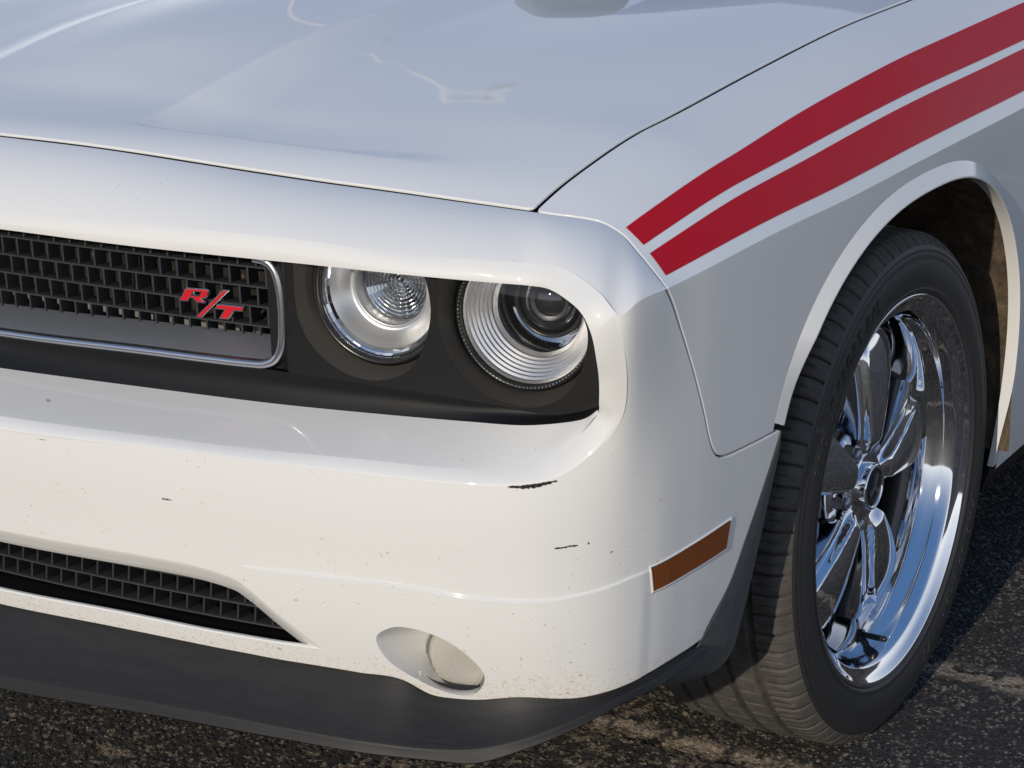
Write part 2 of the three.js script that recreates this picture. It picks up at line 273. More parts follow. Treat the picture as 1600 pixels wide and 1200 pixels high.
const gapL = [[-.3, 1.2], [.985, 1.2], [.993, .83], ...curve2([[.9955, .8183], [1.0076, .7998], [1.0308, .7505], [1.0594, .6926], [1.08, .6459], [1.0985, .6003], [1.1118, .5849], [1.1264, .579], [1.1839, .5748], [1.2605, .5726], [1.4, .5726]], 130), [1.5, .5726], [1.5, 0], [-.3, 0]];
const openK = [[-.3, 1.2], [.88, 1.2], [.88, .83], ...curve2([[.882, .8277], [.9105, .8186], [.9302, .8071], [.9448, .7925], [.9521, .7545], [.9536, .7207], [.9482, .6842], [.9335, .6591], [.9116, .6369], [.8718, .6121], [.8226, .6038], [.7552, .6026], [.6453, .6044], [.5277, .6044], [.4011, .6034], [.1668, .5945], [-.3, .593]], 170)];
const lowGrille = curve2([[.5938, .3895], [.555, .418], [.5157, .4465]], 8).concat(curve2([[.5157, .4465], [.503, .4545], [.4904, .4608], [.4466, .4681], [.3852, .4701], [.1499, .466], [-.1, .465]], 40), [[-.1, .380]], curve2([[0, .380], [.1285, .3801], [.3052, .3854], [.464, .3852], [.5938, .3885]], 30));
const fogHole = curve2([[.6641, .4147], [.6733, .3885], [.71, .3638], [.7486, .3505], [.7722, .353], [.7855, .3697], [.7852, .384], [.7548, .416], [.7169, .4303], [.6855, .4304]], 90, true);
const botY = tabFn([[-.3, .358], [0, .3585], [.1215, .3592], [.2996, .3646], [.4901, .3647], [.6347, .3648], [.6914, .3621], [.7217, .3471], [.7481, .3452], [.7746, .3463], [.8216, .3533], [.8924, .3515], [.9362, .3551], [1.0068, .3608], [1.1007, .3633], [1.4, .44]]);
const flapS = tabFn([[.25, 1.03], [.30, 1.06], [.3642, 1.1006], [.4123, 1.1549], [.458, 1.1865], [.5491, 1.2482], [.5709, 1.2606], [.72, 1.33]]);

const car = new THREE.Group(); car.name = 'parked_car'; scene.add(car);
car.userData = { label: 'white two-door coupe with twin red fender stripes and polished five-spoke wheels', category: 'car' };

// ---------------------------------------------------------------- front bumper cover
{
  const yOf = (s, v) => { const c = charY(s); return v < 1 ? lerp(.32, c - .004, v) : v < 2 ? lerp(c - .004, c + .004, v - 1) : lerp(c + .004, crestY(s), v - 2); };
  const ss = lin(0, 1.32, 330), low = sheet((s, v) => skin(s, yOf(s, v)), ss, [...lin(0, 1, 90), ...lin(1, 2, 16).slice(1), ...lin(2, 3, 170).slice(1)], (s, v) => [s, yOf(s, v)]);
  const cut1 = mergeVertices(clip(low, (x, y, z, s, yy) => Math.min(-sdPoly(openK, s, yy), -sdPoly(lowGrille, s, yy), -sdPoly(fogHole, s, yy))), 1e-6);
  const fL = (x, y, z, s, yy) => Math.min(yy - botY(s), sdPoly(gapL, s, yy) - .0028, flapS(yy) - s);
  const gL = clip(cut1, fL, [[0, 0], [.0009, .0003], [.0015, .0012], [.0017, .004], [.0017, .007]]);
  const up = sheet(nose, lin(0, 1.006, 280), lin(0, 1.0, 60), (s, t) => [s, t]);
  const gU = clip(up, (x, y, z, s, t) => Math.min(s < .80 ? 1 : sdPoly(seamXZ, x, z) - .0028, -sdPoly(hoodOutline, x, z) - .0046), EDGE);
  for (const g of [gL]) { const u = g.attributes.uv; for (let i = 0; i < u.count; i++) { const q = buv(u.getX(i), u.getY(i)); u.setXY(i, q[0], q[1]); } }
  { const u = gU.attributes.uv, p = gU.attributes.position; for (let i = 0; i < u.count; i++) { const q = buv(u.getX(i), .80 + u.getY(i) * .05); u.setXY(i, q[0], q[1]); } }
  // frame of the headlamp and grille opening
  const KT = [[.0, .839, .8588], [.1351, .8388, .856], [.3337, .8401, .8419], [.5581, .8382, .8137], [.6701, .8317, .7925], [.7587, .8283, .7667], [.8116, .8264, .75], [.8369, .8277, .7519], [.8716, .8186, .7598], [.8967, .8071, .7668], [.9128, .7925, .7677], [.9175, .7545, .7622], [.9158, .7207, .7546], [.9094, .6842, .7495]];
  const IT = [[.0, .8195, .8628], [.1367, .8206, .86], [.335, .8182, .8459], [.5598, .8165, .8177], [.6811, .8139, .7975], [.762, .81, .7727], [.8099, .8079, .757], [.8313, .8077, .7599], [.8606, .8004, .7688], [.8812, .7907, .7768], [.8926, .7717, .7787], [.895, .7433, .7732], [.8926, .7187, .7646], [.8887, .6934, .7585]];
  const KB = [[.9025, .6654, .7513], [.8823, .6369, .7637], [.8521, .6121, .7871], [.8099, .6038, .8112], [.7472, .6026, .8352], [.641, .6044, .8626], [.5254, .6044, .8835], [.3999, .6034, .8998], [.1667, .5945, .9195], [.0, .593, .925]];
  const JB = [[.8808, .6766, .7483], [.8588, .6487, .7567], [.8313, .6282, .7771], [.797, .6178, .7992], [.7395, .6155, .8232], [.6327, .6168, .8506], [.5163, .6141, .8715], [.3901, .6125, .8878], [.1559, .6067, .9075], [.0, .6067, .913]];
  const SB = [[.8803, .6791, .7473], [.8629, .666, .7434], [.8326, .655, .7393], [.7897, .648, .7485], [.7191, .643, .7547], [.6031, .64, .7739], [.4793, .637, .7904], [.3349, .634, .8021], [.0681, .629, .8202], [.0, .629, .8232]];
  // outer loop taken from the same skin so that the two pieces meet; the exact K curve in (s, y):
  const kTop = [], n1 = 120;
  const kS = curve2([[0, .839], [.1379, .8388], [.3406, .8401], [.5719, .8382], [.6907, .8317], [.7909, .8283], [.856, .8264], [.882, .8277], [.9105, .8186], [.9302, .8071], [.9448, .7925], [.9521, .7545], [.9536, .7207], [.9482, .6842], [.9335, .6591], [.9116, .6369], [.8718, .6121], [.8226, .6038], [.7552, .6026], [.6453, .6044], [.5277, .6044], [.4011, .6034], [.1668, .5945], [0, .593]], 320);
  const outer = kS.map(([s, y]) => s < .9450 && y > .7895 ? skin(s, crestY(s)) : skin(s, y));
  const inner = pts([...IT, ...JB], 600), outR = pts([...KT, ...KB], 600);
  // match each outer point with the inner curve by the parameter of the nearest reference point
  const match = p => { let b = 0, d = 1e9; for (let i = 0; i < outR.length; i++) { const q = outR[i], e = (q[0] - p[0]) ** 2 + (q[1] - p[1]) ** 2 + (q[2] - p[2]) ** 2; if (e < d) { d = e; b = i; } } return b; };
  let last = 0; const mi = outer.map(p => { last = Math.max(last, match(p)); return last; });
  for (let k = 0; k < 6; k++) for (let i = 1; i < mi.length - 1; i++) mi[i] = (mi[i - 1] + 2 * mi[i] + mi[i + 1]) / 4;
  const innAt = i => { const a = Math.floor(i), b = Math.min(a + 1, 600), t = i - a; return inner[a].map((v, k) => lerp(v, inner[b][k], t)); };
  const rows = [0, .15, .4, .7, .9, 1].map(t => outer.map((p, i) => { const q = innAt(mi[i]), bulge = Math.sin(t * Math.PI) * .0022; return [lerp(p[0], q[0], t) , lerp(p[1], q[1], t), lerp(p[2], q[2], t) + bulge]; }));
  const bandUV = (i, j) => { const p = rows[Math.round(j)][Math.round(i)]; return buv(Math.abs(p[0]) + .2, .82); };
  rows.unshift(outer.map((p, i) => { const q = innAt(mi[i]), dx = p[0] - q[0], dy = p[1] - q[1], l = Math.hypot(dx, dy) || 1; return [p[0] + dx / l * .003, p[1] + dy / l * .003, p[2] - .0022]; }));
  const band = stripOf(rows, () => [.3, .97]);
  // the reveal: brow underside and side return, running back behind the edge
  const split = 13 / (IT.length + JB.length - 1) * 600;
  const topIn = inner.slice(0, Math.round(split) + 1);
  const reveal = stripOf([topIn, topIn.map(p => [p[0] - (p[0] > .75 ? .0015 : 0), p[1] + .0015 * (p[1] > .77 ? 1 : 0), p[2] - .004]), topIn.map(p => [p[0] + .002, p[1] + .004, p[2] - .09])], () => [.3, .97]);
  // the shelf under the grille
  const jb = pts(JB, 200), sb = pts(SB, 200), last0 = innAt(600);
  const shelfRows = [0, .12, .5, 1].map(t => jb.map((p, i) => [lerp(p[0], sb[i][0], t), lerp(p[1], sb[i][1], t) + Math.sin(Math.min(t * 3, 1) * Math.PI / 2) * .001, lerp(p[2], sb[i][2], t)]));
  const shelf = stripOf(shelfRows, (i, j) => buv(.2 + i / 400, .80 - j * .01));
  // folded rim of the lower grille opening
  const rimOf = (poly, steps, closed, whole) => { const n = poly.length, R = steps.map(() => []); let cs = 0, cy = 0; (whole || poly).forEach(p => { cs += p[0] / (whole || poly).length; cy += p[1] / (whole || poly).length; });
    for (let i = 0; i < n; i++) { const a = poly[closed ? (i - 1 + n) % n : Math.max(0, i - 1)], b = poly[closed ? (i + 1) % n : Math.min(n - 1, i + 1)]; let os = -(b[1] - a[1]), oy = b[0] - a[0]; const l = Math.hypot(os, oy) || 1; os /= l; oy /= l; if (os * (cs - poly[i][0]) + oy * (cy - poly[i][1]) < 0) { os = -os; oy = -oy; }
      steps.forEach(([o, d], k) => { const up = lerp(.07, 1, sst(-.45, -.85, oy)), s = Math.max(poly[i][0] + os * o * up, 0), y = poly[i][1] + oy * o * up, q = skin(s, y), m = planN(s), dd = d * lerp(1, .10, sst(.0, .6, oy)); R[k].push([q[0] - m[0] * dd, q[1], q[2] - m[1] * dd]); }); }
    return stripOf(R, () => [.3, .95]); };
  const lgPts = lowGrille.filter(p => p[0] >= 0), lgCut = lgPts.findIndex((p, i) => i > 0 && p[0] < .1 && lgPts[i - 1][1] - p[1] > .04), lgSteps = [[0, 0], [.004, .001], [.021, .010], [.025, .016], [.026, .05]], lgRim = join([rimOf(lgPts.slice(0, lgCut), lgSteps, false, lgPts), rimOf(lgPts.slice(lgCut), lgSteps, false, lgPts)]);
  add('bumper_cover', both(join([gL, gU, band, reveal, shelf, lgRim])), paintDirty, car, 'white bumper cover with chips and mud specks');
}

// ---------------------------------------------------------------- fenders, doors and rear quarters, sills
{
  const us = [...lin(.862, 1.03, 60), ...lin(1.03, 2.45, 150).slice(1)];
  const up = sheet(upper, us, lin(0, 1, 50), (s, t) => [s, t]);
  const gU = clip(up, (x, y, z, s, t) => Math.min(-sdPoly(seamXZ, x, z) - .0028, z + .745, -sdPoly(hoodOutline, x, z) - .0046), EDGE);
  const lo = sheet((s, v) => skin(s, lerp(.20, crestY(s), v)), lin(.98, 2.45, 310), lin(0, 1, 260), (s, v) => [s, lerp(.20, crestY(s), v)]);
  const lo1 = mergeVertices(clip(lo, (x, y, z, s, yy) => -sdPoly(archPoly, plan(s)[1], yy) - .0225), 1e-6);
  const gL = clip(lo1, (x, y, z, s, yy) => Math.min(-sdPoly(gapL, s, yy) - .0028, z + .745, yy - .245), EDGE);
  const sOfZ = z => { let a = .9, b = 2.5; for (let k = 0; k < 40; k++) { const m = (a + b) / 2; if (plan(m)[1] > z) a = m; else b = m; } return a; };
  const AR = curve2(ARCH, 260), ringRows = [[.0245, -.0006], [.0225, .0002], [.0205, .0014], [.0030, .0098], [.0010, .0104], [.0002, .0098], [0, .0080], [0, -.008]].map(() => []);
  for (let i = 1; i < AR.length - 1; i++) { const [z, y] = AR[i]; if ((z > .3 && y < .5745) || y < .246) continue; let tz = AR[i + 1][0] - AR[i - 1][0], ty = AR[i + 1][1] - AR[i - 1][1], l = Math.hypot(tz, ty), nz = ty / l, ny = -tz / l; if (ny * (y - .35) + nz * z < 0) { nz = -nz; ny = -ny; }
    const f = sst(.41, .35, z) * .75 + .25, f2 = sst(.27, .42, y) * .8 + .2, steps = [[.0245, -.0006], [.0225, .0002], [.0205, .0014], [.0030, .0098], [.0010, .0104], [.0002, .0098], [0, .0080], [0, -.008]];
    steps.forEach(([q, d], k) => { const zz = z + nz * q, yy = Math.max(y + ny * q, .2), s = sOfZ(zz), p = skin(s, yy), m = planN(s), dd = d > 0 ? d * f * f2 : d; ringRows[k].push([p[0] + m[0] * dd, p[1], p[2] + m[1] * dd]); }); }
  const ring = stripOf(ringRows);
  const g = join([gU, gL, ring]);
  add('fender', g, paint, car, 'white left fender with flared wheel arch'); add('fender', mirror(g), paint, car);
  // stripes: vinyl laid on the fender, 0.6 mm proud
  const stripe = (t0f, t1f, s0, s1) => {
    const eps = .002, put = (s, t) => { const p = upper(s, t), a = upper(s + eps, t), b = upper(s, t + eps), A = V3(a).sub(V3(p)), B = V3(b).sub(V3(p)), n = A.cross(B).normalize(); if (n.y < 0) n.negate(); return [p[0] + n.x * .0007, p[1] + n.y * .0007, p[2] + n.z * .0007]; };
    return sheet((s, v) => put(lerp(s0(v), 2.43, s), lerp(t0f(lerp(s0(v), 2.43, s)), t1f(lerp(s0(v), 2.43, s)), v)), lin(0, 1, 150), lin(0, 1, 10));
  };
  const a0 = tabFn([[1.03, .33], [1.2, .348], [1.4, .360], [1.7, .356], [2.43, .345]]), a1 = tabFn([[1.03, .487], [1.2, .507], [1.42, .555], [1.69, .568], [2.43, .585]]);
  const b0 = tabFn([[1.02, .084], [1.2, .082], [1.5, .085], [2.43, .079]]), b1 = tabFn([[1.02, .262], [1.1, .272], [1.3, .292], [1.5, .303], [1.8, .302], [2.43, .303]]);
  for (const m of [g => g, mirror]) { add('stripe', m(stripe(a0, a1, v => lerp(1.0289, 1.0349, v), 0)), redVinyl, car, 'upper red fender stripe'); add('stripe', m(stripe(b0, b1, v => lerp(1.0168, 1.0249, v), 0)), redVinyl, car, 'lower red fender stripe'); }
  // doors
  const dS = [2.355, 3.75], door = both => { };
  const dUp = sheet(upper, lin(2.40, 4.0, 40), lin(0, 1, 10), (s, t) => [s, t]), dLo = sheet((s, v) => skin(s, lerp(.2, crestY(s), v)), lin(2.40, 4.0, 50), lin(0, 1, 20), (s, v) => [s, lerp(.2, crestY(s), v)]);
  const fd = (x, y, z) => Math.min(-.749 - z, z + 2.1, y - .285);
  const gd = join([clip(dUp, fd, EDGE), clip(dLo, fd, EDGE)]);
  add('door', gd, paint, car); add('door', mirror(gd), paint, car);
  const qUp = sheet(upper, lin(3.7, SMAX, 70), lin(0, 1, 10), (s, t) => [s, t]), qLo = sheet((s, v) => skin(s, lerp(.24, crestY(s), v)), lin(3.7, SMAX, 130), lin(0, 1, 40), (s, v) => [s, lerp(.24, crestY(s), v)]);
  const fq = (x, y, z) => Math.min(-2.104 - z, -sdPoly(rearArch, z, y));
  const gq = join([clip(qUp, fq, EDGE), clip(qLo, fq, EDGE)]);
  add('quarter_panel', both(gq), paint, car);
  const sill = stripOf([.30, .245, .21, .19].map((y, k) => lin(2.1, 3.6, 30).map(s => { const p = skin(s, y), n = planN(s), d = [.012, .004, .008, .06][k]; return [p[0] - n[0] * d, y, p[2] - n[1] * d]; })));
  add('sill', sill, blackTrim, car); add('sill', mirror(sill), blackTrim, car);
}

// ---------------------------------------------------------------- hood with raised centre and scoops
const cenY = tabFn([[-.7572, .9076], [-.69, .9165], [-.54, .951], [-.386, .981], [-.23, .999], [-.108, 1.006], [.2, 1.02], [.75, 1.055], [.9, 1.06]]);
const bandX = tabFn([[-.74, .175], [-.69, .185], [-.54, .197], [-.386, .20], [-.1, .205], [.75, .22]]);
function hoodY(x, z) {
  const ax = Math.abs(x), e = hsX(Math.max(-z, -.6735)), a = ax / e;
  const zf = hfZ(Math.min(ax, .759)), zr = -.75, b = clamp((zf - z) / (zf - zr), -.05, 1);
  // row through the point: its z on the side edge
  const zs = lerp(.6735, zr, b), zc = lerp(.7572, zr, b), ys = hsY(-zs), yc = cenY(-zc);
  const front = hfY(Math.min(ax, .759)), f0 = ys + (yc - ys) * (1 - Math.pow(Math.min(a, 1.05), 2.6));
  const wF = Math.max(0, 1 - b * 9), fb = front + (ys - .8665) * 1 + (yc - .9076) * (1 - a * a) * .9;
  let y = lerp(f0, fb, wF * wF);
  // outer panels lie lower than the raised centre and drop behind the front lip
  const wx = bandX(-z), tt = clamp((ax - wx) / .10, 0, 1), side = (1 - Math.pow(1 - tt, 1.7)) * sst(-.004, .012, ax - wx), line = hfZ(Math.min(ax, .759)) - lerp(.060, .056, sst(.2, .6, ax)), back = 1 - sst(line - .012 - .02 * sst(.16, .5, ax), line, z);
  if (ax < .24) y += .016 * sst(.06, .35, .7574 - z) * Math.cos(ax / .24 * Math.PI / 2) ** 2;
  y -= .017 * side * back * (1 - sst(.36, .66, ax)) * (1 - .35 * sst(.5, -.5, z)) * sst(.18, .24, ax + (line - z) * .5);
  return y;
}
{
  const n = 190, m = 260;
  const g = sheet((a, b) => { const x = a * .83, zf = hfZ(Math.min(Math.abs(x), .759)) + .01, z = lerp(zf, -.76, b * (.35 + .65 * b)); return [x, hoodY(x, z), z]; }, lin(-1, 1, n * 2), lin(0, 1, m), (a, b) => [a, b]);
  const hole = [[.247, -.074], [.253, -.061], [.30, -.093], [.352, -.126], [.384, -.164], [.391, -.20], [.385, -.30], [.247, -.30]];
  const c = clip(g, (x, y, z) => Math.min(sdPoly(hoodOutline, x, z) - .0046, -sdPoly(hole, Math.abs(x), z)), [[0, 0], [.0010, .0003], [.0018, .0012], [.0021, .0030]]);
  add('hood', c, paint, car, 'white hood with raised centre and twin scoops');
  for (const sgn of [1, -1]) {
    // scoop: a raised shell over a dark mouth with a grey floor
    const fx = [[.245, -.075], [.252, -.060], [.30, -.092], [.352, -.125], [.385, -.163], [.392, -.190]], fl = curve2(fx, 40), back = fl.map(([x, z]) => [x, z - .05]);
    const lip = stripOf([fl.map(([x, z]) => [x, hoodY(x, z) + .0006, z]), fl.map(([x, z]) => [x, hoodY(x, z) - .002, z - .004]), back.map(([x, z]) => [x, hoodY(x, z) - .012, z - .03])]);
    const roofY = (x, z) => { const u = clamp((x - .232) / .173, 0, 1), b = clamp((-.10 - .08 * u - z) / (.45 - .08 * u), 0, 1); return .046 * (1 - Math.pow(Math.abs(2 * u - 1), 5)) * (1 - b) ** .8; };
    const mouth = stripOf([back.map(([x, z]) => [x, hoodY(x, z) - .013, z - .03]), back.map(([x, z]) => [x, hoodY(x, z) + Math.max(roofY(x, z - .035) - .001, -.01), z - .035])]);
    const shell = sheet((u, b) => { const x = lerp(.232, .405, u), z = lerp(-.10 - .08 * u, -.55, b), e = 1 - Math.pow(Math.abs(2 * u - 1), 5); return [x, hoodY(x, z) + .046 * e * (1 - b) ** .8, z]; }, lin(0, 1, 40), lin(0, 1, 30));
    const s = grp('hood_scoop', car), f = g2 => sgn > 0 ? g2 : mirror(g2);
    add('scoop_shell', f(shell), paint, s); add('scoop_lip', f(lip), scoopGrey, s); add('scoop_mouth', f(mouth), scoopGrey, s);
  }
}

// ---------------------------------------------------------------- cabin (behind the frame)
{
  const sect = [[-.72, .70, 1.0, .70, 1.0], [-1.35, .74, .985, .56, 1.36], [-1.75, .75, .985, .56, 1.44], [-2.35, .75, .985, .55, 1.42], [-3.15, .72, .995, .60, 1.06]];
  const row = (x, y) => sect.map(q => q);
  const roof = sheet((i, v) => { const q = sect[i], x = lerp(-q[3], q[3], v); return [x, q[4] + .02 * (1 - (2 * v - 1) ** 2), q[0]]; }, [1, 2, 3], lin(0, 1, 16), (u, v) => [u, v]);
  add('roof', roof, paint, car);
  const ws = sheet((u, v) => { const x = lerp(-lerp(.70, .56, u), lerp(.70, .56, u), v); return [x, lerp(1.0, 1.36, u) + .02 * (1 - (2 * v - 1) ** 2), lerp(-.74, -1.35, u) + .06 * (1 - (2 * v - 1) ** 2) * (1 - u)]; }, lin(0, 1, 12), lin(0, 1, 16));
  add('windshield', ws, glassDark, car);
  const rw = sheet((u, v) => { const x = lerp(-lerp(.55, .66, u), lerp(.55, .66, u), v); return [x, lerp(1.42, 1.03, u) + .02 * (1 - (2 * v - 1) ** 2), lerp(-2.35, -3.15, u)]; }, lin(0, 1, 10), lin(0, 1, 10));
  add('back_window', rw, glassDark, car);
  const sw = sheet((i, v) => { const q = sect[i]; return [lerp(q[1] + .03, q[3], v), lerp(q[2], q[4], v), q[0]]; }, [0, 1, 2, 3, 4], lin(0, 1, 6));
  add('side_window', sw, glassDark, car); add('side_window', mirror(sw), glassDark, car);
  const deck = sheet((u, v) => { const z = lerp(-3.05, -3.9, u); const x = lerp(-.74, .74, v) * (u > .6 ? lerp(1, .55, (u - .6) / .4) : 1); return [x, 1.0 + .03 * (1 - (2 * v - 1) ** 2) * (1 - u), z]; }, lin(0, 1, 10), lin(0, 1, 14));
  add('trunk_lid', deck, paint, car);
  const cowl = sheet((u, v) => [lerp(-.73, .73, v), .965 + .03 * (1 - (2 * v - 1) ** 2), lerp(-.73, -.80, u)], lin(0, 1, 2), lin(0, 1, 10)); add('cowl', cowl, blackTrim, car);
  // floor and engine bay: closes the body from below
  const bay = [];
  const bx = (x0, x1, y0, y1, z0, z1) => { const b = new THREE.BoxGeometry(x1 - x0, y1 - y0, z1 - z0); b.translate((x0 + x1) / 2, (y0 + y1) / 2, (z0 + z1) / 2); bay.push(b); };
  bx(-.44, .44, .24, .80, -.6, .52); bx(-.86, .86, .21, .30, -2.5, -.42); bx(-.44, .44, .24, .5, -3.5, -2.5); bx(-.62, .62, .25, .28, .41, .68);
  add('underbody', join(bay), darkVoid, car);
}

// ---------------------------------------------------------------- grille
const gz = x => .768 - .10 * x * x;
{
  const G = grp('grille', car);
  const path = [[.0, .6648, .806], [.1231, .6677, .8045], [.2753, .6725, .7984], [.3788, .6742, .7917], [.4417, .6755, .7865], [.4611, .6771, .7847], [.4772, .6843, .7832], [.4869, .6998, .7823], [.4911, .7288, .7819], [.4906, .7689, .7819], [.4835, .7949, .7826], [.4731, .8042, .7836], [.4561, .8071, .7852]];
  const tube = (P, sec, n = 140) => { const c = curve3(P), R = sec.map(() => []); for (let i = 0; i <= n; i++) { const p = c.getPointAt(i / n), t = c.getTangentAt(i / n), o = new THREE.Vector3(t.y, -t.x, 0).normalize(); sec.forEach(([a, b], k) => R[k].push([p.x + o.x * a, p.y + o.y * a, p.z + b])); } return stripOf(R); };
  // o points to the right of travel = outwards of the opening
  const fr = tube(path, [[.002, -.016], [.002, -.002], [.0008, .001], [-.003, .0022], [-.0068, .001], [-.008, -.002], [-.0085, -.008]]);
  add('chrome_frame', both(fr), satinChrome, G);
  const inner = (() => { const c = curve3(path), A = [], B = [], D = []; for (let i = 0; i <= 140; i++) { const p = c.getPointAt(i / 140), t = c.getTangentAt(i / 140), o = new THREE.Vector3(t.y, -t.x, 0).normalize(); A.push([p.x - o.x * .0085, p.y - o.y * .0085, p.z - .007]); B.push([p.x - o.x * .016, p.y - o.y * .017, p.z - .02]); const k = clamp(-o.y, 0, 1); D.push([Math.min(p.x - o.x * .028, p.x), p.y - o.y * (.028), gz(p.x) - .004]); } return stripOf([A, B, D]); })();
  add('frame_flange', both(inner), smokedChrome, G);
  // mesh: five rows of open cells, each bar and fin a piece of its own
  const rowsY = [.6900, .7133, .7366, .7599, .7832, .8065], W = .462;
  for (const y of rowsY) { const n = 60, sec = [[-.0014, .0], [.0014, .0], [.0010, -.020], [-.0010, -.020], [-.0014, 0]]; const R = sec.map(([a, b]) => lin(-W, W, n).map(x => [x, y + a, gz(x) + b])); add('grille_bar', stripOf(R), grilleBlack, G); }
  const fin = new THREE.BoxGeometry(.0026, .0206, .020);
  for (let r = 0; r < 5; r++) for (let k = -18; k <= 18; k++) { const x = (k + (r % 2 ? .5 : 0)) * .0252; if (Math.abs(x) > W) continue; const f = add('grille_fin', fin, grilleBlack, G); f.position.set(x, (rowsY[r] + rowsY[r + 1]) / 2, gz(x) - .0101); f.rotation.y = Math.atan2(.2 * x, 1); }
  // radiator behind: fins and tank
  const rad = new THREE.BoxGeometry(1.0, .16, .01); rad.translate(0, .748, .64);
  const tex = texture(256, 128, (i, j) => { const v = 30 + 26 * vnoise(i * .25, j * .7) + (i % 16 < 2 ? 40 : 0) + (hash2(i >> 2, j >> 2) > .985 ? 90 : 0); return [v, v * .92, v * .8]; }); tex.repeat.set(4, 1);
  add('radiator', rad, new THREE.MeshStandardMaterial({ color: C(.35, .34, .32), roughness: .7, map: tex }), G);
  const bk = new THREE.BoxGeometry(1.0, .006, .16); bk.translate(0, .822, .66); add('radiator_shroud', bk, darkVoid, G);
}
// emblem on the grille: letters R, slash, T with red faces and bright edges
{
  const E = grp('grille_emblem', car, 'red and silver R/T emblem on the grille mesh');
  const P = ([cx, cy]) => { const u = cx - 24, v = cy - 50; return [.3192 + .00093 * u - .0000846 * v, .7316 + .0000996 * u - .0007858 * v]; };
  const R = [[24.5, 48], [35.5, 28], [69, 30.5], [72, 33.2], [69.3, 41], [66, 44.2], [60, 45], [63, 48.2], [67, 49], [66, 52], [53, 51], [46, 43.5], [41.5, 43.3], [38.5, 49]], hole = [[44.5, 39.6], [47, 34.2], [59, 34.8], [57.2, 40]];
  const S = [[50.5, 74], [60, 74.5], [103, 32], [94, 31.5]], T = [[85.5, 53.5], [126, 57.5], [123.5, 65], [111, 63.8], [102, 77], [87.5, 76.3], [96, 62.5], [81, 60.8]];
  const inset = (p, d) => { const n = p.length; let ar = 0; for (let i = 0; i < n; i++) { const a = p[i], b = p[(i + 1) % n]; ar += a[0] * b[1] - a[1] * b[0]; } const sg = ar > 0 ? 1 : -1;
    return p.map((q, i) => { const a = p[(i - 1 + n) % n], b = p[(i + 1) % n]; const e1 = [q[0] - a[0], q[1] - a[1]], e2 = [b[0] - q[0], b[1] - q[1]], l1 = Math.hypot(...e1), l2 = Math.hypot(...e2); const n1 = [-e1[1] / l1 * sg, e1[0] / l1 * sg], n2 = [-e2[1] / l2 * sg, e2[0] / l2 * sg]; const k = Math.max(.45, 1 + n1[0] * n2[0] + n1[1] * n2[1]); return [q[0] + (n1[0] + n2[0]) * d / k, q[1] + (n1[1] + n2[1]) * d / k]; }); };
  const solid = (o, h, z0, dep) => { const s = new THREE.Shape(o.map(q => new THREE.Vector2(...P(q)))); if (h) s.holes.push(new THREE.Path(h.map(q => new THREE.Vector2(...P(q))))); const g = new THREE.ExtrudeGeometry(s, { depth: dep, bevelEnabled: true, bevelSize: .0003, bevelThickness: .0003, bevelSegments: 2 }); g.translate(0, 0, z0); const p = g.attributes.position; for (let i = 0; i < p.count; i++) p.setZ(i, p.getZ(i) + gz(p.getX(i))); g.computeVertexNormals(); return g; };
  add('letter_edge', join([solid(R, hole, .001, .004), solid(S, null, .001, .004), solid(T, null, .001, .004)]), chrome, E);
  const d = 1.7; add('letter_face', join([solid(inset(R, d), inset(hole, -d * .8), .0053, .0006), solid(inset(S, d), null, .0053, .0006), solid(inset(T, d), null, .0053, .0006)]), badgeRed, E);
}

// ---------------------------------------------------------------- headlamp panels and lamps
const panZ = tabFn([[.0, .8], [.3, .8], [.46, .786], [.55, .776], [.65, .76], [.75, .74], [.83, .716], [.87, .7], [.94, .66]]);
const lineY = tabFn([[0, .664], [.4687, .6752], [.557, .6739], [.6398, .6705], [.7445, .6636], [.8172, .6572], [.8495, .6653], [.90, .69]]);
const PZ = [[.0, .8215], [.1367, .8226], [.335, .8202], [.5598, .8185], [.6811, .8159], [.762, .812], [.8119, .8099], [.8333, .8097], [.8626, .8024], [.8832, .7927], [.8946, .7737], [.897, .7453], [.8946, .7207], [.8907, .6954], [.881, .668], [.872, .655], [.85, .645], [0, .60]];
const LAMPS = [{ x: .598, y: .771, z: .745, kind: 'park', hole: curve2([[.5112, .8086], [.5093, .7938], [.5091, .7665], [.5121, .742], [.5226, .7174], [.5381, .7003], [.5657, .6838], [.5988, .6775], [.6241, .6815], [.6462, .6929], [.6607, .7108], [.6718, .7387], [.6766, .7643], [.6726, .7941], [.6651, .8135], [.645, .838], [.595, .848], [.545, .838]], 96, true) },
  { x: .762, y: .753, z: .700, kind: 'main', hole: curve2([[.691, .8083], [.6858, .788], [.6834, .7574], [.6901, .7276], [.7072, .6961], [.7322, .6754], [.7644, .6652], [.7887, .6633], [.8127, .6721], [.8296, .6882], [.841, .7109], [.8466, .7381], [.8462, .755], [.8388, .7744], [.822, .80], [.79, .823], [.75, .832], [.715, .826]], 96, true) }];
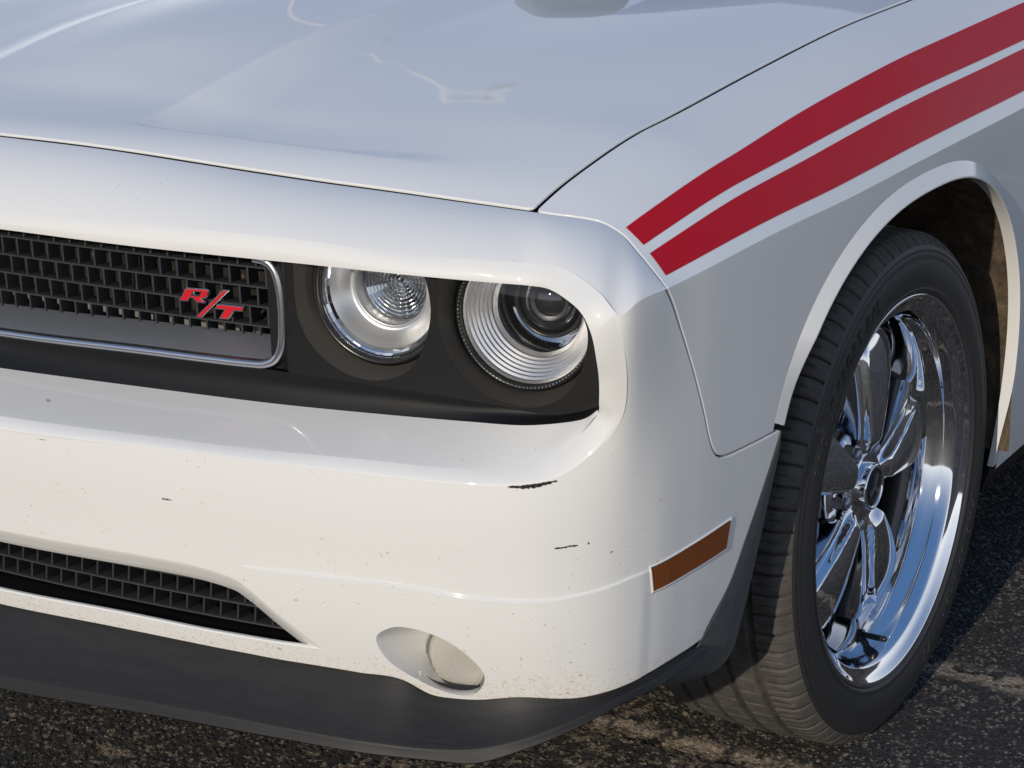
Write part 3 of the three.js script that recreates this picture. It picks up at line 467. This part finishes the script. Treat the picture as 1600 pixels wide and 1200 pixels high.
{
  const p = sheet((x, v) => [x, lerp(lineY(x), .83, v), panZ(x) - .010 * (1 - sst(.480, .50, x))], lin(.466, .915, 150), lin(0, 1, 80));
  const pz = PZ;
  const g = clip(p, (x, y) => Math.min(...LAMPS.map(l => -sdPoly(l.hole, x, y)), sdPoly(pz, x, y)));
  // sloped lower part down to the shelf
  const SB = [[.0, .628, .8242], [.0681, .628, .8212], [.3349, .633, .8031], [.4793, .636, .7914], [.6031, .639, .7749], [.7191, .642, .7557], [.7897, .647, .7495], [.8326, .654, .7403], [.8629, .665, .7444], [.8803, .6781, .7483]];
  const sb = curve3(SB).getPoints(160), R = [0, .25, .6, 1].map(t => sb.map(q => { const x = q.x, y0 = lineY(x), z0 = (x < .49 ? lerp(.806 - .10 * x * x, panZ(x), sst(.42, .49, x)) : panZ(x)) - .001; return [x, lerp(y0, q.y, t), lerp(z0, q.z - .001, t) - Math.sin(t * Math.PI) * .006]; }));
  for (const [f, l] of [[q => q, 'dark headlamp panel beside the grille'], [mirror, null]]) { add('headlamp_panel', f(g), bezelPlastic, car); add('headlamp_trim', f(stripOf(R)), blackTrim, car); }
}
function lathe0(P, seg = 72) { const g = new THREE.LatheGeometry(P.map(q => new THREE.Vector2(q[0], q[1])), seg); g.rotateX(Math.PI / 2); return g; }   // profile (radius, forward)
for (const sgn of [1, -1]) for (const L of LAMPS) {
  const H = grp('headlamp', car, L.kind === 'main' ? 'outer headlamp with dark projector lens' : 'inner lamp with clear fresnel lens'); H.position.set(sgn * L.x, L.y, L.z);
  const aim = 10 * Math.PI / 180, inner = new THREE.Matrix4().makeRotationY(aim).multiply(new THREE.Matrix4().makeScale(1.006, 1.006, 1).setPosition(0, 0, .040)), side = g => sgn > 0 ? g : mirror(g);
  const put = (name, g, m) => add(name, side(flat(g.applyMatrix4(inner))), m, H), lathe = lathe0;
  const ringAt = a => new THREE.Vector3(.0845 * Math.cos(a), .0845 * Math.sin(a), -.005).applyMatrix4(new THREE.Matrix4().makeRotationY(aim));
  const rowsW = [[], [], []]; for (let i = 0; i <= 96; i++) { const q = L.hole[i % 96], e = ringAt(Math.atan2(q[1] - L.y, q[0] - L.x)), x = q[0] - L.x, y = q[1] - L.y, z = panZ(q[0]) - L.z; rowsW[0].push([x, y, z - .0003]); rowsW[1].push([lerp(x, e.x, .4), lerp(y, e.y, .4), lerp(z, e.z, .6)]); rowsW[2].push([e.x, e.y, Math.min(e.z, z - .002)]); }
  const wall = clip(stripOf(rowsW), (x, y) => sdPoly(PZ, x + L.x, y + L.y)); add('bezel_wall', side(wall), bezelWall, H);
  if (L.kind === 'main') {
    put('lamp_ring', lathe([[.0835, -.046], [.082, -.040], [.079, -.038], [.0765, -.041], [.0755, -.046]]), ringBlack);
    const bead = new THREE.SphereGeometry(.0011, 6, 5); const beads = []; for (let k = 0; k < 110; k++) { const a = k / 110 * 2 * Math.PI, b = bead.clone(); b.translate(.0782 * Math.cos(a), .0782 * Math.sin(a), -.0375); beads.push(b); } put('ring_beads', join(beads), chrome);
    const st = [[.0765, -.0445]]; for (let k = 0; k < 7; k++) { const r = .0735 - k * .0031; st.push([r, -.0485 - k * .0047], [r - .0006, -.0515 - k * .0047]); } st.push([.0505, -.0835]);
    { const rf = lathe(st, 160).toNonIndexed(); rf.computeVertexNormals(); put('reflector', rf, reflector); }
    put('lamp_bowl', lathe([[.0505, -.0835], [.0495, -.087], [.0485, -.100], [.0470, -.118], [.0445, -.128], [.0425, -.127], [.0415, -.118]]), chrome);
    put('projector_ring', lathe([[.0415, -.118], [.0420, -.112], [.0405, -.109], [.0375, -.110], [.0360, -.114]]), ringBlack);
    const dome = []; for (let k = 0; k <= 12; k++) { const t = k / 12 * 1.05; dome.push([.0365 * Math.sin(t) / Math.sin(1.05) * .985, -.115 + .020 * (Math.cos(t) - Math.cos(1.05)) / (1 - Math.cos(1.05))]); }
    put('projector_lens', lathe(dome.reverse()), darkLens);
  } else {
    put('lamp_ring', lathe([[.083, -.046], [.0815, -.041], [.0785, -.039], [.076, -.042], [.075, -.047]]), ringBlack);
    put('reflector', lathe([[.0665, -.0540], [.0640, -.0565], [.0590, -.0625], [.0515, -.0715], [.0475, -.0735], [.0455, -.0715], [.0440, -.0725], [.0432, -.0790], [.0430, -.100]], 96), reflector);
    { const fg = lathe([[.0770, -.0435], [.0752, -.0480], [.0728, -.0470], [.0715, -.0515], [.0690, -.0505], [.0665, -.0545]], 44).toNonIndexed(); fg.computeVertexNormals(); put('facet_ring', fg, chrome); }
    { const P = [[.0430, -.096]]; for (let k = 0; k < 9; k++) { const r = .041 - k * .0042; P.push([r, -.0905 - .001 * k], [r - .0020, -.0960 - .0012 * k], [r - .0034, -.0925 - .001 * k]); } P.push([.002, -.102]); const cg = lathe(P, 28).toNonIndexed(); cg.computeVertexNormals(); put('facet_bowl', cg, chrome); }
    const fz = [[.0428, -.0745]]; for (let k = 0; k < 9; k++) { const r = .0405 - k * .0043; fz.push([r + .0016, -.0722 + .0008 * k], [r, -.0702 + .0009 * k], [r - .0002, -.0722 + .0009 * k]); } fz.push([.0008, -.063]);
    put('fresnel_lens', lathe(fz), new THREE.MeshPhysicalMaterial({ color: C(.97, .97, .97), transmission: 1, thickness: 0, roughness: .02, ior: 1.5 }));
    const bulb = new THREE.SphereGeometry(.0065, 20, 14); bulb.scale(1, 1, 1.5); bulb.translate(.020, .020, -.085); put('amber_bulb', bulb, new THREE.MeshPhysicalMaterial({ color: C(.75, .22, .03), roughness: .15, clearcoat: 1 }));
  }
  const lens = []; for (let k = 0; k <= 10; k++) { const t = k / 10; lens.push([.0785 * t, -.0400 + .016 * (1 - t * t)]); }
  put('lens', lathe(lens), clearGlass);
}

// ---------------------------------------------------------------- lower grille, fog lamps, side markers, chin spoiler, arch deflectors
{
  const G = grp('bumper_grille', car); const zz = x => { const p = plan(Math.abs(x) * 1.01); return p[1] - .052; };
  const tops = [.3840, .4060, .4280, .4500];
  for (const y of tops) { const W = y > .44 ? .51 : y > .42 ? .54 : .58, sec = [[-.0016, 0], [.0016, 0], [.0012, -.022], [-.0012, -.022], [-.0016, 0]]; add('grille_bar', stripOf(sec.map(([a, b]) => lin(-W, W, 60).map(x => [x, y + a, zz(x) + b]))), grilleBlack, G); }
  const fin = new THREE.BoxGeometry(.0028, .0205, .022);
  for (let r = 0; r < 3; r++) for (let k = -24; k <= 24; k++) { const x = (k + (r % 2 ? .5 : 0)) * .0236; if (Math.abs(x) > .565 - r * .03) continue; const f = add('grille_fin', fin, grilleBlack, G); f.position.set(x, (tops[r] + tops[r + 1]) / 2, zz(x) - .0112); f.rotation.z = -.12 * Math.sign(x || 1); }
  const fl = stripOf([[-.002, .0], [-.004, -.09]].map(([a, b]) => lin(-.60, .60, 50).map(x => [x, .382 + a, plan(Math.abs(x) * 1.01)[1] - .016 + b]))); add('grille_shelf', fl, blackTrim, G);
}
for (const m of [g => g, mirror]) {
  const F = grp('fog_lamp', car, 'round fog lamp sunk in the bumper');
  const c = skin(.722, .3615), cz = .792, cx = .7200, cy = .3765, rr = .0405;
  const rowsF = [[], [], [], [], []], n = 90;
  const ring = a => [cx + rr * Math.cos(a), cy + rr * Math.sin(a), cz];
  for (let i = 0; i <= n; i++) { const q = fogHole[i % n], p = skin(q[0], q[1]), a = Math.atan2(p[1] - cy, p[0] - cx + .004), e = ring(a); const nn = planN(q[0]);
    rowsF[0].push(p); rowsF[1].push([lerp(p[0], e[0], .07) - nn[0] * .0015, lerp(p[1], e[1], .07), lerp(p[2], e[2], .07) - nn[1] * .0015]); rowsF[2].push([lerp(p[0], e[0], .25) - nn[0] * .006, lerp(p[1], e[1], .25), lerp(p[2], e[2], .3) - .004]); rowsF[3].push([lerp(p[0], e[0], .65), lerp(p[1], e[1], .65), lerp(p[2], e[2], .8) - .006]); rowsF[4].push([e[0], e[1], e[2] - .006]); }
  add('housing', m(stripOf(rowsF, () => [.3, .95])), paintDirty, F);
  const gl = sheet((a, t) => { const x = .0388 * t * Math.cos(a), y = .0388 * t * Math.sin(a); return [cx + x, cy + y, cz + .010 * (1 - t * t) + (t < .9 ? .0017 * Math.abs(Math.sin(x * 760)) : 0) - (t > .98 ? .004 : 0)]; }, lin(0, 2 * Math.PI, 90), [...lin(.001, .97, 34), .985, 1.04], (a, t) => [a, t], true);
  add('lens', m(gl), fogGlass, F);
  const tr = new THREE.TorusGeometry(.0408, .0014, 10, 72); tr.translate(cx, cy, cz + .001); add('lens_ring', m(tr), satinChrome, F);
  const MK = grp('side_marker', car, 'amber side marker lamp on the bumper corner');
  const put = (s, y, d) => { const p = skin(s, y), q = planN(s); return [p[0] + q[0] * d, p[1], p[2] + q[1] * d]; };
  const mg = sheet((u, v) => { const s = lerp(lerp(.9875, .9931, v), lerp(1.1464, 1.1396, v), u), y = lerp(lerp(.4901, .4956, u), lerp(.4608, .4629, u), v); return put(s, y, .0022 + .0004 * Math.sin(u * 230)); }, lin(0, 1, 180), lin(0, 1, 4));
  add('lens', m(mg), amber, MK);
  const fr = sheet((u, v) => { const c = [[.9845, .4925], [1.1510, .4985], [1.1425, .4593], [.9905, .4570], [.9845, .4925]], ci = [[.9875, .4901], [1.1464, .4956], [1.1396, .4629], [.9931, .4608], [.9875, .4901]]; const i = Math.min(3, Math.floor(u)), t = u - i, a = [lerp(c[i][0], c[i + 1][0], t), lerp(c[i][1], c[i + 1][1], t)], b = [lerp(ci[i][0], ci[i + 1][0], t), lerp(ci[i][1], ci[i + 1][1], t)]; const k = [0, .5, 1, 1][Math.round(v * 3)], d = [.0002, .0022, .0018, -.002][Math.round(v * 3)]; return put(lerp(a[0], b[0], k), lerp(a[1], b[1], k), d); }, lin(0, 4, 80), [0, 1 / 3, 2 / 3, 1]);
  add('frame', m(fr), paint, MK);
}
{
  const lipT = tabFn([[0, .2885], [.1554, .2903], [.4228, .3034], [.6513, .3031], [.7331, .3003], [.7808, .3017], [.8183, .309], [.8775, .327], [.9335, .343], [1.0068, .348], [1.11, .352]]), lipB = tabFn([[0, .272], [.1532, .2737], [.4215, .2894], [.6506, .2905], [.7326, .2878], [.7803, .2853], [.8283, .2998], [.8775, .317], [.9335, .3358], [1.0068, .3404], [1.11, .345]]);
  const put = (s, y, d) => { const p = plan(s), n = planN(s); return [p[0] + n[0] * d, y, p[1] + n[1] * d]; };
  const ss = lin(0, 1.105, 170), b = s => lerp(profFront(botY(s)), profSide(botY(s)), sst(.83, .97, s)), ls = s => .030 - .045 * sst(.62, 1.0, s), mid = (s, t, c) => put(s, lerp(botY(s), lipT(s), t), lerp(b(s) - .008, ls(s), t) - c);
  const rows = [s => put(s, botY(s) + .008, b(s) - .016), s => put(s, botY(s) + .001, b(s) - .009), s => mid(s, .12, .001), s => mid(s, .3, .003), s => mid(s, .55, .004), s => mid(s, .8, .003), s => mid(s, .94, .0012), s => put(s, lipT(s) + .0004, ls(s) - .0002), s => put(s, lipT(s) - .0012, ls(s) + .0007), s => put(s, lipT(s) - .003, ls(s) + .001), s => put(s, lipB(s) + .0025, ls(s) + .0062), s => put(s, lipB(s) + .0006, ls(s) + .0056), s => put(s, lipB(s), ls(s) - .002), s => put(s, lipB(s) - .004, ls(s) - .05), s => put(s, lipB(s) - .02, ls(s) - .20)].map(f => ss.map(f));
  add('chin_spoiler', both(stripOf(rows, (i, j) => [i / 170, j / 12])), chinPlastic, car, 'black plastic chin spoiler under the bumper');
  const Lp = [skin(1.2606, .5709), skin(1.2482, .5491), skin(1.2175, .503), skin(1.1865, .458), skin(1.1549, .4123), skin(1.1006, .3642), [.893, .318, .600], [.874, .301, .601]], Rp = [[.936, .5690, .4205], [.934, .5461, .4184], [.929, .491, .433], [.924, .4361, .4483], [.914, .3547, .4657], [.906, .3011, .4846], [.895, .284, .502], [.868, .2808, .5543]];
  const a = pts(Lp, 60), c = pts(Rp, 60), fl = [0, .03, .5, .95, 1, 1.0].map((t, k) => a.map((p, i) => { const q = c[i], o = [.0, .0015, .003, .0015, -.001, -.02][k]; return [lerp(p[0], q[0], t) + o * (k === 5 ? .9 : 1), lerp(p[1], q[1], t), lerp(p[2], q[2], t) + (k === 5 ? .012 : o)]; }));
  const fg = stripOf(fl, (i, j) => [i / 60, j / 8]);
  add('arch_deflector', fg, flapPlastic, car, 'grey plastic air deflector ahead of the front wheel'); add('arch_deflector', mirror(fg), flapPlastic, car);
}
for (const m of [g => g, mirror]) {
  const A = ARCHC.filter(p => p[1] > .27 && !(p[0] > .3 && p[1] < .5)), B = Array.from({ length: 60 }, (_, i) => { const a = -.2 + i / 59 * (Math.PI + .4); return [-2.946 + .41 * Math.cos(a), .35 + .41 * Math.sin(a)]; });
  for (const [L, cz, cy] of [[A, 0, .36], [B, -2.946, .36]]) {
    const g = sheet((i, v) => { const p = L[i], k = 1.014 + .07 * (1 - v) * sst(0, .3, 1 - v) + .006 * Math.sin(i * .9) * (1 - v), x = lerp(.50, cz === 0 ? .9285 : .925, v); return [x, cy + (p[1] - cy) * k, cz + (p[0] - cz) * k]; }, lin(0, L.length - 1, L.length - 1), lin(0, 1, 20), (i, v) => [i / 26, v * 2]);
    add('wheel_liner', m(g), dustyLiner, car);
  }
}

// ---------------------------------------------------------------- wheels
const font = await new FontLoader().loadAsync('fonts/droid/droid_sans_bold.typeface.json');
function revolve(P, seg) { const g = new THREE.LatheGeometry(P.map(q => new THREE.Vector2(q[0], q[1])), seg); g.rotateZ(-Math.PI / 2); return g; }   // profile (radius, outward)
function makeWheel() {
  const W = grp('wheel', car);
  // tyre tread: radius by angle and width, with grooves
  const ws = [], angs = []; for (let b = 0; b < 78; b++) for (const f of [0, .028, .052, .075, .20, .35, .462, .482, .5, .518, .538, .65, .80, .925, .948, .972]) angs.push((b + f) / 78 * 2 * Math.PI); angs.push(2 * Math.PI); for (let k = 0; k <= 124; k++) ws.push(lerp(-.1165, .1165, k / 124));
  const RT = .3625, grooves = [-.066, -.024, .022, .064];
  const tread = sheet((a, w) => {
    const aw = Math.abs(w); let r = RT - .0045 * (w / .1) ** 2 - .016 * Math.pow(clamp((aw - .094) / .0225, 0, 1), 2);
    let dp = 0; for (const gq of grooves) dp = Math.max(dp, .0080 * (1 - sst(.0030, .0048, Math.abs(w - gq))));
    const ph = a / (2 * Math.PI) * 78 + 1e-6, f = ph - Math.floor(ph), e = Math.min(f, 1 - f) * .0292;
    if (aw > .068) dp = Math.max(dp, .0065 * (1 - sst(.0011, .0020, e)) * (1 - .3 * sst(.112, .1165, aw)));
    else { dp = Math.max(dp, .003 * (1 - sst(.0004, .0013, e)) * sst(.012, .02, Math.min(...grooves.map(q => Math.abs(w - q))) + .008)); }
    if (aw > .074 && aw < .102) { const f2 = (f + .5) % 1, e2 = Math.min(f2, 1 - f2) * .0292; dp = Math.max(dp, .002 * (1 - sst(.0004, .001, e2))); }
    r -= dp; return [w, r * Math.sin(a), r * Math.cos(a)];
  }, angs, ws, (a, w) => [a * 2.2, w * 4]);
  { const p = tread.attributes.position; for (let i = 0; i < p.count; i++) if (p.getY(i) < -.352) p.setY(i, -.352 + (p.getY(i) + .352) * .06); }
  add('tyre_tread', tread, rubberTread, W);
  const side = [[.3405, .1165], [.3365, .1182], [.334, .1195], [.3325, .1185], [.331, .1195], [.325, .1208], [.3225, .1200], [.320, .1212], [.310, .1226], [.300, .1228], [.290, .1215], [.2835, .1195], [.2825, .1212], [.279, .1208], [.2765, .118], [.274, .112], [.265, .105]];
  const inn = [[.3405, -.1165], [.32, -.122], [.30, -.123], [.28, -.118], [.255, -.108]];
  const sw = join([revolve(side, 160), revolve(inn, 80)]); { const p = sw.attributes.position; for (let i = 0; i < p.count; i++) if (p.getY(i) < -.3515) p.setY(i, -.3515); }
  add('tyre_sidewall', sw, rubberWall, W);
  const words = (str, r0, size, a0, step) => { const L = []; let a = a0; for (const ch of str) { if (ch !== ' ') { const g = new TextGeometry(ch, { font, size, depth: .0009, curveSegments: 3 }); g.computeBoundingBox(); const w = g.boundingBox.max.x; const p = g.attributes.position; for (let i = 0; i < p.count; i++) { const lx = p.getX(i) + p.getY(i) * .25, ly = p.getY(i), th = a - lx / r0, r = r0 + ly; const bulge = .1216 + .0012 * (1 - ((r - .303) / .02) ** 2); p.setXYZ(i, bulge + p.getZ(i), r * Math.sin(th), -r * Math.cos(th)); } g.computeVertexNormals(); L.push(g); a -= (w + size * .3) / r0; } else a -= size * .6 / r0; } return join(L); };
  add('tyre_lettering', join([words('PRO G5 SPORT A/S', .298, .0165, 2.78), words('PRO G5 SPORT A/S', .298, .0165, -.35)]), rubberWall, W);
  // rim
  const rimP = [[.2735, .1105], [.2752, .1145], [.2742, .1172], [.2715, .1176], [.2685, .1160], [.2640, .1115], [.2575, .1070], [.2520, .1050], [.2495, .1030], [.2480, .0990], [.2455, .0945], [.2435, .0870], [.2425, .0800], [.2385, .0740], [.2350, .0640], [.2325, .0500], [.2310, .0300], [.2300, 0], [.2300, -.10]];
  add('rim', revolve(rimP, 200), polished, W);
  const xc = tabFn([[.03, .0735], [.06, .0755], [.10, .0765], [.14, .0745], [.18, .0690], [.21, .0605], [.232, .050], [.245, .042]]), wd = tabFn([[.03, .0225], [.05, .0255], [.08, .0310], [.12, .0410], [.16, .0520], [.19, .0590], [.215, .0635], [.245, .0700]]);
  const faceW = tabFn([[.045, .30], [.06, .52], [.09, .66], [.13, .72], [.17, .72], [.195, .66], [.21, .52], [.2195, .28], [.2225, .02]]);
  const spoke = sheet((r, v) => {
    const w = wd(r), av = Math.abs(v), fw = r > .2225 || r < .045 ? 0 : faceW(r); let h;
    const raised = .0120 * (1 - sst(fw - .02, fw + .10, av)) * sst(.045, .07, r) * (1 - sst(.216, .2245, r)), crown = .0065 * Math.max(0, 1 - (av / .8) ** 2);
    h = xc(r) - .012 + raised + crown - .045 * sst(.86, 1.0, av);
    return [h, r, v * w];
  }, lin(.034, .2445, 90), lin(-1, 1, 56), (a, b) => [a, b]);
  for (let k = 0; k < 5; k++) { const s = add('spoke', spoke, polished, W); s.rotation.x = -((8 + 72 * k) * Math.PI / 180) + Math.PI * 0 - Math.PI / 2 + Math.PI; s.rotation.x = (8 + 72 * k - 90) * Math.PI / 180; }
  add('hub', revolve([[.0001, .070], [.046, .070], [.0475, .0665], [.0500, .060], [.062, .052], [.074, .047], [.078, .040], [.079, .0]], 80), polished, W);
  add('centre_cap', revolve([[.0335, .069], [.0335, .0800], [.0325, .0822], [.0305, .0830], [.0285, .0822], [.0275, .0805]], 64), polished, W);
  add('cap_emblem', (() => { const L = [revolve([[.0277, .0803], [.014, .0815], [.0001, .0818]], 48)]; return join(L); })(), ringBlack, W);
  { const L = []; for (const [a, len] of [[.5, .018], [2.4, .018], [4.2, .020]]) { const b = new THREE.BoxGeometry(.0012, .005, len); b.translate(.0822, 0, len / 2); b.rotateX(a); L.push(b); } add('cap_relief', join(L), satinChrome, W); }
  for (let k = 0; k < 5; k++) {
    const a = (44 + 72 * k) * Math.PI / 180, y = .0575 * Math.sin(a), z = -.0575 * Math.cos(a);
    const pk = revolve([[.0150, .0645], [.0142, .0650], [.0132, .0640], [.0128, .040]], 28); pk.translate(0, y, z); add('lug_pocket', pk, polished, W);
    const dk = new THREE.CircleGeometry(.0131, 24); dk.rotateY(Math.PI / 2); dk.translate(.0545, y, z); add('pocket_floor', dk, rotorSteel, W);
    const nt = new THREE.CylinderGeometry(.0088, .0098, .018, 6); nt.rotateZ(-Math.PI / 2); nt.translate(.058, y, z); const cp = new THREE.SphereGeometry(.0085, 12, 6, 0, Math.PI * 2, 0, Math.PI / 2); cp.rotateZ(-Math.PI / 2); cp.scale(.5, 1, 1); cp.translate(.067, y, z); add('lug_nut', join([nt, cp]), smokedChrome, W);
  }
  const vs = new THREE.CapsuleGeometry(.0045, .030, 4, 12); vs.rotateZ(Math.PI / 2); vs.translate(.083, -.2315, -.012); const vb = new THREE.CylinderGeometry(.0085, .0085, .008, 16); vb.rotateZ(Math.PI / 2); vb.translate(.062, -.2325, -.012); add('valve_stem', join([vs, vb]), ringBlack, W);
  const rot = revolve([[.085, .018], [.168, .018], [.170, .014], [.170, -.012], [.085, -.012]], 64); add('brake_disc', rot, rotorSteel, W);
  const bk = revolve([[.228, -.02], [.0, -.024]], 40); add('brake_shield', bk, rotorSteel, W);
  return W;
}
const w0 = makeWheel(); w0.position.set(.80, .352, 0);
for (const [x, z, ry] of [[-.80, 0, Math.PI], [.80, -2.946, 0], [-.80, -2.946, Math.PI]]) { const w = w0.clone(); car.add(w); w.position.set(x, .352, z); w.rotation.y = ry; }

// ---------------------------------------------------------------- ground: worn asphalt with pale dusty stones and a tan crack
{
  const cell = (x, y, s) => { const X = x / s, Y = y / s, i = Math.floor(X), j = Math.floor(Y); let d1 = 9, d2 = 9, id = 0; for (let a = -1; a <= 1; a++) for (let b = -1; b <= 1; b++) { const px = i + a + hash2(i + a, j + b), py = j + b + hash2(i + a + 57, j + b - 91), d = Math.hypot(px - X, py - Y); if (d < d1) { d2 = d1; d1 = d; id = hash2((i + a) * 3 + 11, (j + b) * 7 - 5); } else if (d < d2) d2 = d; } return [d1, d2, id]; };
  const crack = (x, z) => Math.abs(z - .235 + .06 * (x - .55) - .09 * (fbm(x * 5 + 3, z * 5, 4) - .5)) / .03;
  const hgt = (x, z) => {
    const wx = x + .004 * (vnoise(x * 90, z * 90) - .5), wz = z + .004 * (vnoise(x * 90 + 40, z * 90) - .5), [d1, d2, id] = cell(wx, wz, .0080), [e1, e2, ie] = cell(wx + 5, wz + 3, .0046);
    const stone = sst(.02, .34, d2 - d1) * (.35 + .65 * id), fine = sst(.0, .35, e2 - e1) * (.3 + .7 * ie);
    return .0020 * stone + .0013 * fine + .004 * (fbm(x * 14, z * 14, 4) - .5) + .0018 * (vnoise(x * 140, z * 140) - .5) - .005 * sst(1.2, .2, crack(x, z));
  };
  const TS = 2048, ext = 1.6;                         // colour map: 1.6 m repeat
  const col = texture(TS, TS, (i, j) => {
    const x = i / TS * ext, z = j / TS * ext, wrap = (f) => f;
    const [d1, d2, id] = cell(x, z, .0080), [e1, e2, ie] = cell(x + 5, z + 3, .0046);
    const stone = sst(.05, .3, d2 - d1); let v = 32 + 24 * stone * (.3 + .7 * id) + 22 * sst(.05, .3, e2 - e1) * ie + (hash2(i, j) - .5) * 16;
    let r = v * 1.02, g = v * .99, b = v * .96; const pale = ie > .87 && e2 - e1 > .14 ? .62 : id > .95 && stone > .3 ? .4 : 0, dust = sst(.63, .665, fbm(x * 85, z * 85, 5) + .45 * (fbm(x * 5, z * 5, 3) - .47)) * .75;
    const ck = crack(x, z), tan = sst(1.5, .5, ck) * sst(.30, .46, fbm(x * 45 + 9, z * 45, 4)) * .95; if (ck < .16) { r *= .35; g *= .35; b *= .35; }
    const k = Math.max(pale, dust, tan) * (.6 + .4 * ie); r = lerp(r, 168, k); g = lerp(g, 152, k); b = lerp(b, 132, k); return [r, g, b];
  });
  const bmp = texture(1024, 1024, (i, j) => { const x = i / 1024 * .8, z = j / 1024 * .8, [e1, e2, ie] = cell(x, z, .0040); const v = 255 * (sst(0, .4, e2 - e1) * (.4 + .6 * ie) * .7 + .3 * vnoise(x * 900, z * 900)); return [v, v, v]; }, false);
  bmp.repeat.set(2, 2); for (const t of [col, bmp]) t.wrapS = t.wrapT = THREE.MirroredRepeatWrapping;
  const asphalt = new THREE.MeshStandardMaterial({ color: C(1, 1, 1), map: col, roughness: .88, bumpMap: bmp, bumpScale: .0016 });
  const uvw = (x, z, p) => [p[0] / ext, p[2] / ext];
  const big = []; const q = (x0, x1, z0, z1) => { const g = new THREE.PlaneGeometry(x1 - x0, z1 - z0); g.rotateX(-Math.PI / 2); g.translate((x0 + x1) / 2, -.004, (z0 + z1) / 2); const p = g.attributes.position, u = g.attributes.uv; for (let i = 0; i < p.count; i++) u.setXY(i, p.getX(i) / ext, p.getZ(i) / ext); big.push(g); };
  const X0 = -.6, X1 = 1.35, Z0 = -1.35, Z1 = .85;
  q(-150, X0, -150, 150); q(X1, 150, -150, 150); q(X0, X1, -150, Z0); q(X0, X1, Z1, 150);
  const fine = sheet((x, z) => [x, hgt(x, z) - .004, z], lin(X0, X1, 560), lin(Z0, Z1, 630), (x, z) => [x / ext, z / ext], true);
  const g = add('asphalt', join([...big, fine]), asphalt, scene); g.userData = { kind: 'structure', label: 'worn dark asphalt with pale stones', category: 'ground' };
}
// ---------------------------------------------------------------- pole whose reflection crosses the hood
{
  const p = new THREE.Group(); p.name = 'light_pole'; scene.add(p); p.position.set(-12.2, 0, -15.4); p.userData = { label: 'tall white parking lot light pole mirrored in the hood', category: 'light pole' };
  const b = new THREE.CylinderGeometry(.3, .32, .7, 24); b.translate(0, .35, 0); add('concrete_base', b, new THREE.MeshStandardMaterial({ color: C(.4, .39, .37), roughness: .9 }), p);
  const white = new THREE.MeshStandardMaterial({ color: C(.66, .66, .64), roughness: .5 });
  const sh = new THREE.CylinderGeometry(.055, .085, 10, 20); sh.translate(0, 5.7, 0); add('shaft', sh, white, p);
  const ar = new RoundedBoxGeometry(1.2, .08, .08, 2, .02); ar.translate(.5, 10.6, 0); add('arm', ar, white, p);
  const hd = new RoundedBoxGeometry(.7, .14, .4, 3, .04); hd.translate(1.3, 10.6, 0); add('lamp_head', hd, white, p);
}
renderer.render(scene, camera);
